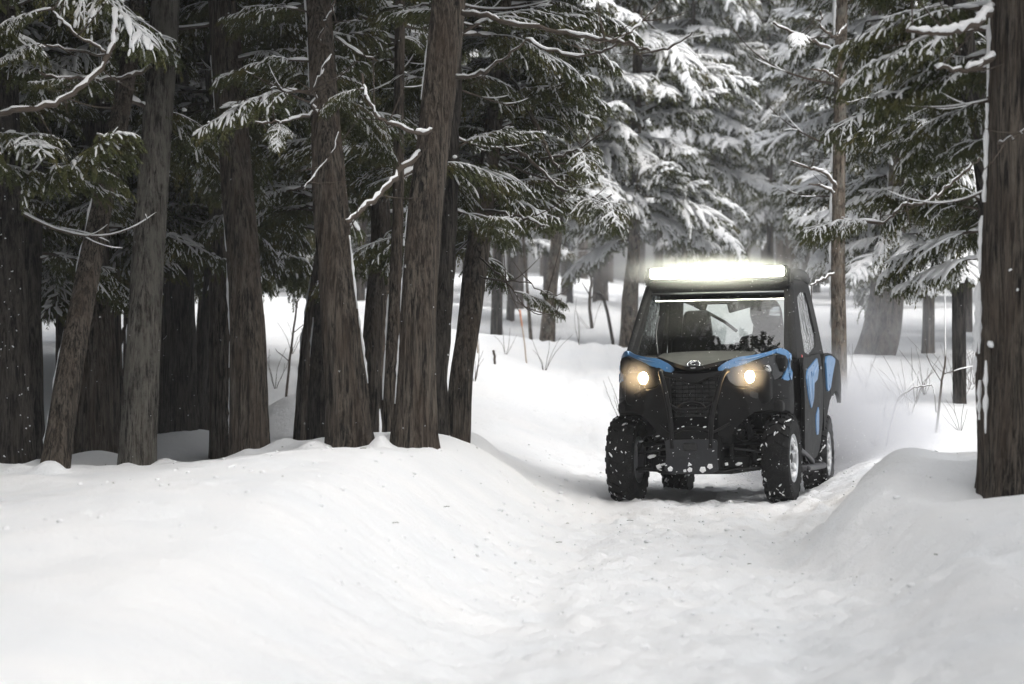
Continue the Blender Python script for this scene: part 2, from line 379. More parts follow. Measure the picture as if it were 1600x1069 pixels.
def trunk_mesh(pts, radii, bark, seg=44, step=.05, ridge=.19, seed=0, flare=.35, knob=0.):
    """fibrous tapered trunk along pts (local), with raised bark strips and a root flare"""
    g = np.random.default_rng(seed); pts = np.array([tuple(p) for p in pts], float)
    ln = np.concatenate([[0], np.cumsum(np.linalg.norm(np.diff(pts, axis=0), axis=1))]); tot = ln[-1]
    n = max(8, int(tot/step)); s = np.linspace(0, tot, n)
    # smooth the guide a little
    P = np.stack([np.interp(s, ln, pts[:,i]) for i in range(3)],1)
    w = max(3, int(.5/step))|1; pad = w//2
    for i in (0,1):
        e = np.concatenate([2*P[0,i]-P[1:pad+1,i][::-1], P[:,i], 2*P[-1,i]-P[-pad-1:-1,i][::-1]]); P[:,i] = np.convolve(e, np.ones(w)/w, 'valid')
    rr = np.interp(s, ln, radii)*(1+flare*np.exp(-s/.22)*.5)
    a = np.arange(seg)*2*math.pi/seg
    u = (a/(2*math.pi)*seg/2.6)
    A2, S2 = np.meshgrid(a, s)
    def cyl(fr, fz, sd): return vnoise(np.cos(A2)*fr+40, np.sin(A2)*fr+S2*fz*3.1+sd*7, sd)
    ph = .5*(vnoise(S2*1.2, A2*0, seed+3)-.5)
    rid = (vnoise(((A2+ph) % (2*math.pi))*seg/(2*math.pi)/1.7, S2*1.1, seed)-.5)*1.0+(vnoise(((A2+ph) % (2*math.pi))*seg/(2*math.pi)/.9, S2*3.3, seed+9)-.5)*.5
    lump = (cyl(1.3, .35, seed+5)-.5)
    root = np.exp(-S2/.25)*(.5+.5*np.cos(A2*5+seed))*flare*.5
    rad = rr[:,None]*(1+ridge*rid+.16*lump+root+knob*(cyl(2.2, 2.2, seed+8)-.5))
    V = P[:,None,:]+np.stack([np.cos(A2)*rad, np.sin(A2)*rad, 0*rad],-1)
    i = np.arange(n-1)[:,None]*seg; k = np.arange(seg)[None,:]; k2 = (k+1) % seg
    Q = np.stack([i+k, i+k2, i+seg+k2, i+seg+k],-1).reshape(-1,4)
    return mesh_np('trunk', V.reshape(-1,3), Q, None, [bark]), P, rr
def snow_strip(P, rr, az, seed, z0=0, z1=99, fill=.75, r=.014, spread=.25):
    """wind-plastered snow down one side of a trunk: broken lumpy ribs"""
    g = np.random.default_rng(seed); A = Acc(); k = 0; n = len(P); st = np.linalg.norm(P[1]-P[0])
    while k < n-3:
        m = int(g.uniform(.06,.5)/st)+3; e = min(n, k+m)
        if e-k >= 3 and z0 <= P[k,2] <= z1 and g.random() < fill:
            aa = az+g.normal(0, spread*.4); q = P[k:e].copy(); w = np.sin(np.linspace(.2, math.pi-.2, e-k))**.5*(.45+1.0*g.random(e-k))
            q[:,0] += np.cos(aa)*rr[k:e]*1.01; q[:,1] += np.sin(aa)*rr[k:e]*1.01
            rad = r*g.uniform(.6,1.7)*w
            V, Q = sweep(q, rad, rad*.9, 6, .5, g); A.add(V, Q, 0)
        k = e+int(g.uniform(0,.05)/st)
    if not A.V: return None
    return A.mesh('trunk_snow', [M['snow_fluff']])
def snow_flecks(P, rr, seed, count, z1, az=-1.57, sp=1.2, r=.007):
    g = np.random.default_rng(seed); A = Acc(); n = len(P)
    for i in range(count):
        k = g.integers(0, n-1)
        if P[k,2] > z1: continue
        a = az+g.normal(0, sp); c = P[k]+np.array([math.cos(a)*rr[k]*1.0, math.sin(a)*rr[k]*1.0, g.uniform(-.02,.02)])
        s = r*g.uniform(.4,1.3); h = np.linspace(-1,1,4)
        q = np.stack([c[0]+h*s*g.uniform(.2,1)*-math.sin(a), c[1]+h*s*.6*math.cos(a), c[2]+h*s*g.uniform(-.8,.8)],1)
        A.add(*sweep(q, s*np.array([.3,.8,.7,.3]), s*np.array([.3,.6,.6,.3]), 6, .4, g), 0)
    return A.mesh('snow_flecks', [M['snow_fluff']])
def hang(root, P, rr, h, az, kit, idx, size, tilt=0., split=True):
    k = int(np.argmin(np.abs(P[:,2]-h))); p = P[k]; ky = KIT[kit][idx % len(KIT[kit])]
    loc = Vector((p[0]+math.cos(az)*rr[k]*.6, p[1]+math.sin(az)*rr[k]*.6, p[2])); rot = Euler((0, -tilt, az), 'XYZ')
    if split and ky[0] is not None:
        b = link('bare_branch' if kit == 'bare' else 'branch', ky[0], root, loc, rot, size)
        if ky[1] is not None: link('foliage', ky[1], b)['kind'] = 'stuff'
        if ky[2] is not None: link('snow_cover', ky[2], b)['kind'] = 'stuff'
    else: b = link('branch', ky[3], root, loc, rot, size)
    return b
def tree(name, label, pts, radii, bark='bark', cat='tree', group=None, seg=60, step=.045, ridge=.19, seed=0, flare=.35, knob=0,
         strip=None, flecks=None, br=(), height=9.):
    """pts: (px, py, D) along the trunk from its foot up; radii in photo pixels (diameter)"""
    W = [at(*p) for p in pts]; x, y = W[0].x, W[0].y
    z0 = gz(x, y)-.18
    base = Vector((x, y, z0)); root = empty(name, base, label, cat, group)
    loc = [w-base for w in W]; rad = [d/2/F*p[2] for d, p in zip(radii, pts)]
    loc[0].z = 0
    d = loc[-1]-loc[-2]; d.normalize()
    top = loc[-1]+Vector((d.x*.3, d.y*.3, 1)).normalized()*max(.5, height-loc[-1].z)
    loc.append(top); rad.append(rad[-1]*.4)
    me, P, rr = trunk_mesh(loc, rad, M[bark], seg, step, ridge, seed, flare, knob)
    link('trunk', me, root)
    if strip:
        for s in strip:
            m = snow_strip(P, rr, *s)
            if m: link('trunk_snow', m, root)['kind'] = 'stuff'
    if flecks: link('snow_flecks', snow_flecks(P, rr, *flecks), root)['kind'] = 'stuff'
    for b in br: hang(root, P, rr, b[0]-z0, b[1], *b[2:])
    return root, P, rr
def auto_br(seed, z0, z1, per_m, az0, az1, kit='near', size=(.36,.78), tilt=(-.3,.5), zhi=9, hi_per_m=2.2, hi_size=(1.3,2.0), bare=.2, split=True):
    """list of boughs: (world height, azimuth, kit, index, size, tilt, split)"""
    g = random.Random(seed); L = []
    for i in range(int((z1-z0)*per_m*(2.3 if kit == 'near' and not (size[0] >= .8) else 1))):
        k = 'bare' if g.random() < bare else kit
        L.append((g.uniform(z0, z1), R(g.uniform(az0, az1)), k, g.randrange(50), g.uniform(*size), g.uniform(*tilt), split))
    for i in range(int((zhi-z1)*hi_per_m)):
        L.append((g.uniform(z1, zhi), R(g.uniform(0, 360)), 'mid', g.randrange(50), g.uniform(*hi_size), g.uniform(-.1,.3), False))
    return L
BK = (-15, 195)     # azimuths behind a clear trunk
W_ = math.pi        # toward image left

def limb(root, pts, r0, r1, snow=1., foliage=0, kit='near', seed=0):
    """a long bough of a tree along (px, py, D) points, snow lying on it, a few sprays hanging from it"""
    g = np.random.default_rng(seed+900); P = [at(*p)-root.location for p in pts]
    out = []
    for i in range(len(P)-1):
        a, b, c, d = P[max(i-1,0)], P[i], P[i+1], P[min(i+2,len(P)-1)]
        for j in range(5):
            t = j/5; out.append(tuple(.5*((2*b)+(c-a)*t+(2*a-5*b+4*c-d)*t*t+(3*b-a-3*c+d)*t**3)))
    out.append(tuple(P[-1])); P = np.array(out); n = len(P); P[1:-1] += g.normal(0, .007, P[1:-1].shape)
    r = np.linspace(r0, r1, n); A = Acc(); A.add(*sweep(P, r, seg=8, jit=.25, rg=g), 0)
    b = link('bare_branch', A.mesh('bare_branch', [M['wood']]), root)
    if snow:
        A = Acc(); k = 0
        while k < n-3:
            e = min(n, k+int(g.integers(5, 14))); q = P[k:e].copy(); rr = (r[k:e]*.52*snow+.0036*snow)*g.uniform(.55,1.15); q[:,2] += r[k:e]*.8+rr*.35
            w = np.sin(np.linspace(.3, math.pi-.3, e-k))**.5*(.6+.7*g.random(e-k)); A.add(*sweep(q, rr*w*1.1, rr*w, 8, .5, g), 0); k = e-1+int(g.integers(0,3))
        link('snow_cover', A.mesh('snow_cover', [M['snow_fluff']]), b)['kind'] = 'stuff'
    for i in range(foliage):
        k = int(g.uniform(.35, 1)*(n-1)); t = P[min(k+1,n-1)]-P[max(k-1,0)]; az = math.atan2(t[1], t[0])+g.uniform(-1,1)
        ky = KIT[kit][int(g.integers(0,50)) % len(KIT[kit])]; b2 = link('branch', ky[0], root, tuple(P[k]), Euler((0, g.uniform(-.1,.35), az)), g.uniform(.2,.38))
        link('foliage', ky[1], b2)['kind'] = 'stuff'; link('snow_cover', ky[2], b2)['kind'] = 'stuff'
    for i in range(max(3, n//5)):                      # side twigs
        k = int(g.uniform(.3,.95)*(n-1)); d = g.normal(0,1,3)*np.array([1,.5,.8]); d /= np.linalg.norm(d); q = np.linspace(0,1,6); l = g.uniform(.08,.35)
        A = Acc(); A.add(*sweep(P[k]+d*(q*l)[:,None]+np.array([0,0,1.])*(.2*l*q*q)[:,None], np.linspace(.005,.002,6), seg=6), 0); link('twig', A.mesh('twig', [M['wood']]), b)
# ------------------------------------------------------------------ trees of the left stand (foot first, then up)
GL = 'cedar trunks standing on the left snow bank'
T = []
T.append(tree('cedar_tree', 'leaning thin trunk at far left, snow line down its left edge, nearest of its cluster',
     [(80,745,18.4),(112,560,18.6),(147,380,18.9),(185,200,19.3),(208,60,19.6),(222,-60,20)], [43,40,34,30,26,24], 'bark', seed=1, group=GL,
     strip=[(W_-.1, 11, .1, 2.2, .92, .011), (W_-.3, 12, 2.2, 6, .6, .012)], br=auto_br(1, 2.2, 4.4, 3, 60, 240, bare=.4)))
T.append(tree('cedar_tree', 'wide dark upright trunk behind the leaning thin trunk at far left',
     [(143,705,21.5),(148,560,21.5),(149,400,21.6),(150,200,21.7),(152,-60,21.8)], [78,60,46,42,38], 'bark', seed=2, group=GL, br=auto_br(2, 2.0, 4.8, 6, 0, 360)))
T.append(tree('cedar_tree', 'grey trunk with pale lichen, leaning slightly right at its top',
     [(212,722,19.5),(222,560,19.5),(233,380,19.6),(248,180,19.7),(262,-60,19.8)], [56,52,49,46,42], 'bark_grey', seed=3, group=GL, ridge=.12,
     strip=[(W_-.2, 31, .3, 6, .45, .009)], br=[(1.2,0,'bare',1,.12,.6,True)]+auto_br(3, 3.2, 4.8, 2.5, -30, 210, bare=.4)))
T.append(tree('cedar_tree', 'dark upright trunk just right of the grey lichened trunk',
     [(277,678,23.5),(279,560,23.5),(280,400,23.5),(279,200,23.6),(272,-60,23.7)], [55,50,42,38,34], 'bark_dark', seed=4, group=GL,
     flecks=(41, 90, 2.2), br=auto_br(4, 1.9, 5, 7, 0, 360)))
T.append(tree('cedar_tree', 'slim black trunk leaning right in the gap left of two upright trunks',
     [(304,668,25.5),(317,560,25.5),(328,440,25.5),(342,250,25.6),(350,-60,25.8)], [20,20,20,18,16], 'bark_dark', seed=5, group=GL, seg=24, br=auto_br(5, 2.0, 5, 5, 0, 360)))
T.append(tree('cedar_tree', 'narrow upright trunk tucked behind the left edge of a ribbed brown trunk',
     [(347,682,22.6),(345,560,22.6),(343,400,22.7),(338,200,22.8),(330,-60,22.9)], [38,35,32,30,28], 'bark', seed=6, group=GL, seg=32,
     strip=[(W_+.2, 61, .2, 2, .4, .009)], br=auto_br(6, 2.0, 5, 6, 20, 200)))
T.append(tree('cedar_tree', 'ribbed brown trunk with snow line on its left edge, just right of two dark trunks',
     [(391,712,19.7),(388,560,19.7),(380,400,19.8),(368,260,19.9),(354,100,20),(342,-60,20.1)], [62,55,49,47,46,42], 'bark', seed=7, group=GL,
     strip=[(W_-.05, 71, .2, 3, .85, .011)], br=auto_br(7, 2.6, 4.6, 6, -60, 200)))
T.append(tree('cedar_tree', 'snow-speckled black trunk cut by the left edge of the photo',
     [(22,718,18.8),(18,560,18.8),(14,400,18.9),(10,200,19),(4,-60,19.1)], [62,50,46,42,40], 'bark_dark', seed=8, group=GL,
     flecks=(81, 420, 2.6, -1.2, 1.0), br=auto_br(8, 1.9, 5, 7, 0, 360)))
T.append(tree('cedar_tree', 'narrow dark trunk with snowy left edge between the two leftmost large trunks',
     [(62,700,20.8),(52,560,20.8),(50,400,20.9),(54,200,21),(60,-60,21)], [26,24,30,28,24], 'bark_dark', seed=9, group=GL, seg=28,
     strip=[(W_, 91, .1, 2, .7, .008)], br=auto_br(9, 1.8, 5, 6, 0, 360)))
T.append(tree('cedar_tree', 'large brown trunk leaning left, speckled snow line down its right edge',
     [(549,702,18.9),(541,600,18.9),(530,480,18.9),(519,340,19),(509,200,19.1),(500,60,19.3),(492,-60,19.5)], [76,66,58,52,45,40,36], 'bark', seed=10, group=GL,
     strip=[(.02, 101, .1, 1.7, .92, .009, .5), (W_-.1, 102, .3, 4, .35, .008)], br=auto_br(10, 2.5, 4.8, 5, 20, 220, hi_size=(.75,1.1))))
T.append(tree('cedar_tree', 'large brown trunk leaning right with a thin snow line on its left, tallest in view',
     [(645,697,18.7),(650,600,18.7),(655,480,18.7),(663,340,18.8),(679,200,18.9),(695,60,19),(706,-60,19.1)], [67,61,56,54,51,51,50], 'bark', seed=12, group=GL,
     strip=[(W_+.05, 121, .1, 1.7, .9, .008), (W_+.05, 122, 1.7, 6, .85, .013)], br=auto_br(12, 3.3, 4.6, 3, 20, 160, bare=.5, hi_size=(.6,.8))))
T.append(tree('cedar_tree', 'narrow trunk hugging the left side of the tallest right-leaning trunk',
     [(606,684,20.4),(610,600,20.4),(616,480,20.5),(622,340,20.6),(626,-60,20.8)], [22,22,20,18,16], 'bark', seed=13, group=GL, seg=26,
     strip=[(W_, 131, .1, 2.4, .4, .007)], br=auto_br(13, 2.3, 4.8, 4, 30, 180, hi_size=(.75,1.1))))
T.append(tree('cedar_tree', 'leaning trunk behind a snow drift, left of the left-leaning trunk',
     [(472,640,25),(480,560,25),(492,470,25),(506,380,25),(530,200,25.2),(548,-60,25.4)], [28,26,25,24,24,22], 'bark', seed=14, group=GL, seg=28,
     strip=[(W_, 141, .2, 2, .6, .009)], br=auto_br(14, 2.1, 5.2, 5, 20, 200, hi_size=(.75,1.1))))
T.append(tree('cedar_tree', 'short dark mossy trunk half hidden behind the left-leaning trunk',
     [(503,690,21.6),(502,600,21.6),(506,500,21.7),(512,380,21.8),(520,-60,22)], [46,40,34,30,26], 'bark_dark', seed=15, group=GL, knob=.2,
     strip=[(W_-.2, 151, .2, 1.2, .5, .009)], flecks=(152, 60, 1.6), br=auto_br(15, 2.2, 5, 5, 20, 200, hi_size=(.75,1.1))))
T.append(tree('cedar_tree', 'grey-brown trunk in the gap between the two large leaning trunks',
     [(574,660,23.6),(578,560,23.6),(588,450,23.7),(596,380,23.8),(590,180,24),(580,-60,24.2)], [32,30,30,28,32,30], 'bark', seed=16, group=GL, seg=30, br=auto_br(16, 2.2, 5, 6, 0, 220, hi_size=(.75,1.1))))
T.append(tree('cedar_tree', 'thin bent tan trunk seen deepest in the gap beside the tallest trunk',
     [(588,640,28),(592,560,28),(604,470,28),(612,400,28.2),(618,200,28.4),(622,-60,28.6)], [15,14,14,16,28,28], 'bark', seed=17, group=GL, seg=22, br=auto_br(17, 2.3, 5.2, 5, 20, 200, hi_size=(.75,1.1))))
T.append(tree('cedar_tree', 'knobbly dark trunk against the right side of the tallest trunk',
     [(683,672,20.9),(684,600,20.9),(690,520,20.9),(696,440,21),(702,300,21),(716,-60,21.2)], [30,29,28,27,24,22], 'bark_dark', seed=18, group=GL, knob=.5, seg=30,
     flecks=(181, 60, 1.6), br=auto_br(18, 2.0, 4.6, 5, -20, 170, hi_size=(.5,.72))))
T.append(tree('cedar_tree', 'rightmost trunk of the left stand, leaning right under hanging snowy boughs',
     [(711,672,21.6),(720,590,21.6),(733,510,21.7),(742,420,21.8),(758,300,22),(776,170,22.2),(790,-60,22.4)], [36,37,37,38,32,26,24], 'bark', seed=19, group=GL, seg=34,
     br=auto_br(19, 1.7, 4.6, 11, 30, 160, size=(.4,.7), hi_size=(.45,.68))+auto_br(190, 2.3, 4.4, 6, -50, 30, size=(.35,.6), zhi=4.4)))
# unseen high boughs added over the trail, darkening the windshield's left reflection
for i, (k, z_, a_, sz) in enumerate([(16,4.6,5,.9),(17,4.8,-5,.78),(17,5.4,10,.76),(16,5.2,-8,.92),(16,5.9,6,.86),(16,4.9,-15,.85),(17,4.35,12,.66),(17,4.6,2,.7),(17,5.0,18,.68),(17,5.3,-3,.72),(17,5.7,8,.7),(17,6.1,15,.72),(17,6.5,0,.72),(16,4.4,22,.75),(16,5.5,28,.8)]):
    rt, P_, r_ = T[k]; hang(rt, P_, r_, z_-rt.location.z, R(a_), 'mid', i, sz, .05, False)
GB = 'forest trees beyond the left stand'
inner = [(96, 655, 27, 24), (120, 640, 31, 22), (205, 650, 29, 26), (245, 640, 26, 14), (312, 640, 32, 20), (30, 660, 24, 34), (165, 650, 25.5, 30), (20, 600, 34, 30), (60, 640, 22.5, 20), (110, 640, 24, 24), (185, 640, 23, 22), (322, 650, 27, 18), (5, 640, 27, 30), (135, 620, 36, 30), (100, 590, 50, 30), (30, 590, 48, 34), (80, 600, 40, 34), (150, 600, 44, 30), (330, 590, 30, 18), (262, 590, 46, 24), (380, 590, 56, 22), (480, 585, 60, 20), (300, 585, 60, 20), (560, 585, 62, 20), (200, 585, 55, 24)]
for i, (px, py, D, w) in enumerate(inner):
    ln = rnd.uniform(-30, 40)
    tree('forest_tree', 'dark bough-covered cedar deep in the left stand', [(px,py,D),(px+ln*.3,400,D),(px+ln,100,D+.2),(px+ln*1.2,-60,D+.3)], [w,w*.9,w*.75,w*.7],
         'bark_dark' if i % 2 else 'bark', seed=30+i, group=GB, seg=20, step=.12, br=auto_br(30+i, 1.9+.02*(D-24), 5.2+.05*(D-20), 13 if D < 34 else 9, 0, 360, size=(.55,1.05), tilt=(-.3,.5), bare=.2, split=False, zhi=9 if D < 34 else 7, hi_per_m=1.6), height=10)
def nm(i): return T[i][0]
limb(nm(10), [(655,240,18.75),(628,265,18.5),(600,295,18.3),(570,325,18.1),(540,347,18.0)], .020, .015, 1.3, seed=1)
limb(nm(10), [(674,205,18.8),(650,207,18.5),(618,196,18.3),(590,180,18.3),(572,150,18.3),(566,115,18.4)], .014, .008, 1.3, 1, seed=2)
limb(nm(10), [(712,120,18.9),(750,115,18.6),(785,95,18.3),(822,62,18.1)], .014, .006, 1.0, seed=3)
limb(nm(10), [(722,20,19),(760,25,18.6),(800,35,18.3),(870,48,17.9),(930,60,17.6),(968,65,17.4),(1010,78,17.3),(1050,75,17.2),(1082,50,17.1)], .018, .005, 1.2, seed=4)
limb(nm(10), [(968,65,17.4),(985,50,17.4),(1005,30,17.5),(1026,14,17.6)], .008, .004, 1.0, seed=5)
limb(nm(10), [(822,62,18.1),(870,82,17.9),(920,86,17.7),(945,78,17.5),(966,66,17.4)], .009, .006, 1.1, seed=6)
limb(nm(17), [(790,110,22.2),(812,140,21.9),(840,200,21.6),(856,235,21.4),(872,264,21.3)], .020, .010, .6, seed=7)
limb(nm(17), [(765,205,22),(800,230,21.6),(836,255,21.4),(870,290,21.2),(905,304,21),(935,312,20.9),(956,304,20.9)], .018, .006, .6, 4, seed=8)
limb(nm(17), [(845,248,21.5),(880,242,21.3),(915,226,21.2),(955,198,21)], .011, .004, .8, 1, seed=9)
limb(nm(17), [(752,330,21.8),(790,335,21),(825,342,20.6),(850,352,20.4)], .014, .006, 1, 4, seed=10)
limb(nm(17), [(745,400,21.8),(775,425,21.4),(800,450,21.2),(818,478,21.1),(850,492,21),(878,488,21)], .009, .002, .3, 1, seed=11)
limb(nm(17), [(742,430,21.8),(780,438,21.3),(820,440,21.1),(862,462,21),(890,452,21)], .007, .002, .3, 1, seed=12)
limb(nm(0), [(182,20,18.6),(178,52,18.4),(165,95,18.2),(140,125,18),(108,152,17.8),(70,167,17.7),(30,172,17.6),(-10,180,17.6)], .017, .018, 1.3, seed=13)
limb(nm(2), [(236,105,19.6),(205,118,19.2),(175,124,18.9),(148,123,18.7),(100,122,18.5),(60,112,18.4)], .014, .008, 1.2, 1, seed=14)
limb(nm(0), [(165,82,18.4),(130,62,18.3),(95,32,18.2),(80,10,18.2)], .010, .006, 1.2, 1, seed=15)
limb(nm(0), [(170,88,19),(120,80,18.6),(75,72,18.4),(50,76,18.3)], .009, .005, 1.2, 1, seed=16)
limb(nm(9), [(497,75,19.3),(505,48,19),(516,22,18.9),(524,-8,18.8)], .010, .007, 1.2, seed=17)
limb(nm(9), [(496,180,19.1),(490,165,18.8),(492,138,18.7),(504,112,18.6),(518,86,18.6)], .009, .005, 1.3, seed=18)
limb(nm(9), [(500,172,19.1),(465,184,18.8),(430,192,18.6),(400,192,18.5)], .011, .005, 1.2, 1, seed=19)
limb(nm(9), [(530,205,19.1),(522,232,18.8),(505,255,18.6),(485,282,18.5),(474,298,18.5)], .008, .004, .8, seed=20)
limb(nm(9), [(524,60,19.2),(560,82,19),(590,95,18.9)], .010, .006, 1.3, seed=21)
limb(nm(9), [(560,25,19.8),(590,30,19.6),(640,15,19.5),(672,4,19.4)], .012, .008, 1.3, seed=22)
# small trees of the middle distance
GM = 'slender trees beyond the bend of the trail'
def small(label, pts, dia, bark, seed, per=2, z0=3.6, **k):
    return tree('distant_tree', label, pts, dia, bark, seed=seed, group=GM, seg=20, step=.12, br=auto_br(seed, z0, 8, per, 0, 360, kit='heavy', size=(.6,1.), bare=.1, split=False, zhi=9, hi_per_m=.3), height=9.5, **k)
small('short brown trunk beyond the orange-tipped stakes, left of a thinner one', [(776,507,42),(777,430,42),(780,300,42),(784,-60,42.4)], [17,16,14,13], 'bark', 61, z0=2.6)
small('thin grey trunk just right of a short brown trunk beyond the stakes', [(797,500,45),(799,440,45),(803,300,45),(808,-60,45)], [12,11,10,9], 'bark', 62, z0=2.6)
small('pale brown trunk leaning right in the clearing left of the vehicle', [(852,520,40),(860,450,40),(868,390,40.1),(878,250,40.3),(890,-60,40.5)], [24,20,18,17,15], 'bark_pale', 63, per=8, z0=3.0)
small('very thin stem leaning left beside the pale leaning trunk', [(832,515,40.5),(824,455,40.5),(818,380,40.5),(812,250,40.5)], [6,5,5,4], 'bark_pale', 64, per=1)
small('thin far trunk standing on the snow rise, fourth back in the clearing', [(890,466,60),(891,420,60),(893,300,60),(897,-60,60)], [10,9,8,8], 'bark_dark', 65)
small('sturdy grey trunk on the far snow rise left of the vehicle', [(938,467,54),(939,420,54),(941,360,54),(945,200,54),(948,-60,54)], [26,23,21,20,18], 'bark', 66)
small('broad brown trunk right behind the left edge of the vehicle cab', [(981,500,41),(985,450,41),(990,400,41),(994,200,41.2),(998,-60,41.4)], [30,24,19,16,14], 'bark_pale', 67, per=16, z0=2.7)
# right side
T22 = tree('slim_tree', 'slim pale trunk with dark spots rising behind the vehicle, snow line on its left',
     [(1313,645,26.2),(1311,540,26.2),(1309,420,26.2),(1311,250,26.3),(1313,100,26.3),(1315,-60,26.4)], [25,23,22,21,20,19], 'bark_pale', seed=71, seg=36, ridge=.03, flare=.3,
     strip=[(W_-.1, 711, .8, 6, .95, .016)], br=[(3.0,W_-.3,'bare',3,.7,.45,True),(3.6,W_-.1,'bare',5,.8,.5,True),(2.55,W_-.5,'bare',1,.6,.3,True),(3.4,.2,'bare',2,.5,.3,True)]+auto_br(71, 4.2, 5, 2, 0, 360, zhi=7, hi_per_m=.4, hi_size=(.6,.9)))
tree('cedar_tree', 'right of two hazy leaning trunks behind the drifting snow, right of the vehicle',
     [(1372,610,33),(1385,540,33),(1394,480,33),(1398,400,33.1),(1404,250,33.4),(1412,-60,33.8)], [40,40,36,32,28,26], 'bark_pale', seed=72, seg=36, flare=.05, strip=[(W_, 721, .6, 2.6, .9, .016)],
     br=auto_br(72, 2.2, 6, 15, 0, 360, kit='heavy', size=(.5,.9), split=False))
tree('cedar_tree', 'left of two hazy leaning trunks behind the drifting snow, right of the vehicle',
     [(1344,590,34),(1362,530,34),(1372,470,34),(1380,400,34.2),(1378,250,34.6),(1372,-60,35)], [34,34,30,28,26,24], 'bark_pale', seed=73, seg=36,
     br=auto_br(73, 2.2, 6, 15, 0, 360, kit='heavy', size=(.5,.9), split=False))
BIG = tree('cedar_tree', 'huge dark furrowed trunk close at the right edge of the photo',
     [(1606,792,15.2),(1601,650,15.2),(1598,500,15.2),(1600,300,15.2),(1603,100,15.2),(1606,-80,15.2)], [150,146,136,128,122,118], 'bark', seed=74, seg=64, step=.035, ridge=.13, flare=.22,
     strip=[(W_+.12, 741, .45, 5, .9, .02, .4), (W_+.35, 742, .2, 1.2, .5, .016, .6)], flecks=(743, 40, 1.4, -2.2, .5, .02),
     br=[(2.52,W_+.05,'bare',4,.45,.0,True),(2.05,W_+.1,'bare',6,.42,-.12,True)]+[(z_, R(a_), 'near', k_, s_, t_, True) for z_, a_, k_, s_, t_ in
        [(2.95,165,4,.62,.05),(3.0,150,7,.60,.0),(2.75,158,2,.62,.0),(2.5,140,5,.50,-.1),(2.85,185,8,.52,-.1),(2.6,125,6,.5,.1),(2.3,130,1,.42,-.1),(2.7,172,3,.55,-.1)]]
        +auto_br(74, 3.4, 5, 2, 60, 240, size=(.5,.8), zhi=8, hi_size=(.5,.8)))
limb(BIG[0], [(1550,15,15.1),(1530,32,14.9),(1510,44,14.8),(1482,52,14.7),(1450,50,14.6),(1416,47,14.6)], .022, .010, 1.8, seed=30)
limb(BIG[0], [(1552,88,15.1),(1534,100,14.9),(1508,110,14.8),(1485,109,14.7),(1460,105,14.7)], .018, .008, 1.6, seed=31)
limb(BIG[0], [(1560,225,15.0),(1572,220,14.7),(1590,212,14.6),(1604,200,14.6)], .008, .004, .6, seed=32)
limb(T22[0], [(1322,40,26.2),(1312,52,26),(1303,58,25.9),(1286,45,25.8),(1281,18,25.8)], .016, .010, 1.1, seed=33)
limb(T22[0], [(1309,92,26.2),(1297,76,26),(1268,64,25.8),(1236,50,25.6),(1208,36,25.5)], .018, .008, 1.4, 1, 'heavy', seed=34)
limb(T22[0], [(1310,124,26.2),(1290,114,26),(1268,108,25.8)], .014, .008, 1.3, seed=35)
limb(T22[0], [(1306,292,26.1),(1288,270,25.9),(1262,262,25.8),(1236,252,25.7)], .016, .006, 1.2, seed=36)
limb(T22[0], [(1304,302,26.1),(1288,292,25.9),(1264,288,25.7)], .013, .007, 1.4, seed=37)
limb(T22[0], [(1303,428,26.1),(1280,438,25.9),(1266,446,25.8)], .012, .005, 1., seed=38)
T75 = tree('cedar_tree', 'dark leaning trunk just behind the huge trunk at the right edge',
     [(1560,700,18.5),(1552,500,18.5),(1545,300,18.4),(1528,180,18.3),(1505,60,18.2),(1480,-60,18.1)], [34,34,34,36,36,36], 'bark_dark', seed=75, seg=32,
     br=auto_br(75, 2.0, 4.4, 9, 60, 230, size=(.35,.6), bare=.15, hi_size=(.5,.8))+[(1.75,R(165),'heavy',1,.45,-.2,True),(1.9,R(150),'heavy',3,.5,-.2,True)])
limb(T75[0], [(1535,240,18.3),(1505,270,18),(1470,300,17.8),(1440,318,17.7),(1410,322,17.6),(1385,345,17.6),(1368,354,17.6)], .012, .005, 1.0, 3, 'near', seed=39)
tree('hanging_cedar', 'snow-draped cedar between the hazy leaning trunks and the huge right trunk',
     [(1500,600,27),(1498,450,27),(1494,300,27),(1490,100,27),(1486,-60,27)], [20,20,20,18,16], 'bark_dark', seed=76, seg=24,
     br=auto_br(76, 1.9, 5, 17, 0, 360, kit='heavy', size=(.45,.8), bare=.08, zhi=6, hi_per_m=1))
# snow-laden trees of the background on the right and in the middle: each a thing
GR = 'snow-laden trees behind the vehicle'
bgt = [(1450, 520, 36), (1510, 520, 41), (1560, 480, 38), (1400, 520, 46), (1345, 500, 47), (563, 480, 52.0), (610, 480, 59.8), (651, 480, 67.7), (673, 480, 53.9), (740, 480, 73.6), (781, 480, 59.5), (811, 480, 50.0), (855, 480, 58.3), (882, 480, 64.9), (932, 480, 55.7), (987, 480, 71.6), (1030, 480, 59.6), (1067, 480, 49.5), (1092, 480, 59.5), (1140, 480, 64.9), (1204, 480, 55.5), (1226, 480, 74.8), (1275, 480, 61.7), (1308, 480, 52.8), (1363, 480, 59.9), (1411, 480, 65.2), (1438, 480, 52.7), (1474, 480, 71.3), (1520, 480, 61.4), (1554, 480, 51.7), (1605, 480, 57.2), (1720, 500, 30), (1850, 500, 38), (2050, 500, 33), (2250, 500, 44), (1900, 500, 56), (1700, 500, 48), (2450, 500, 60)]
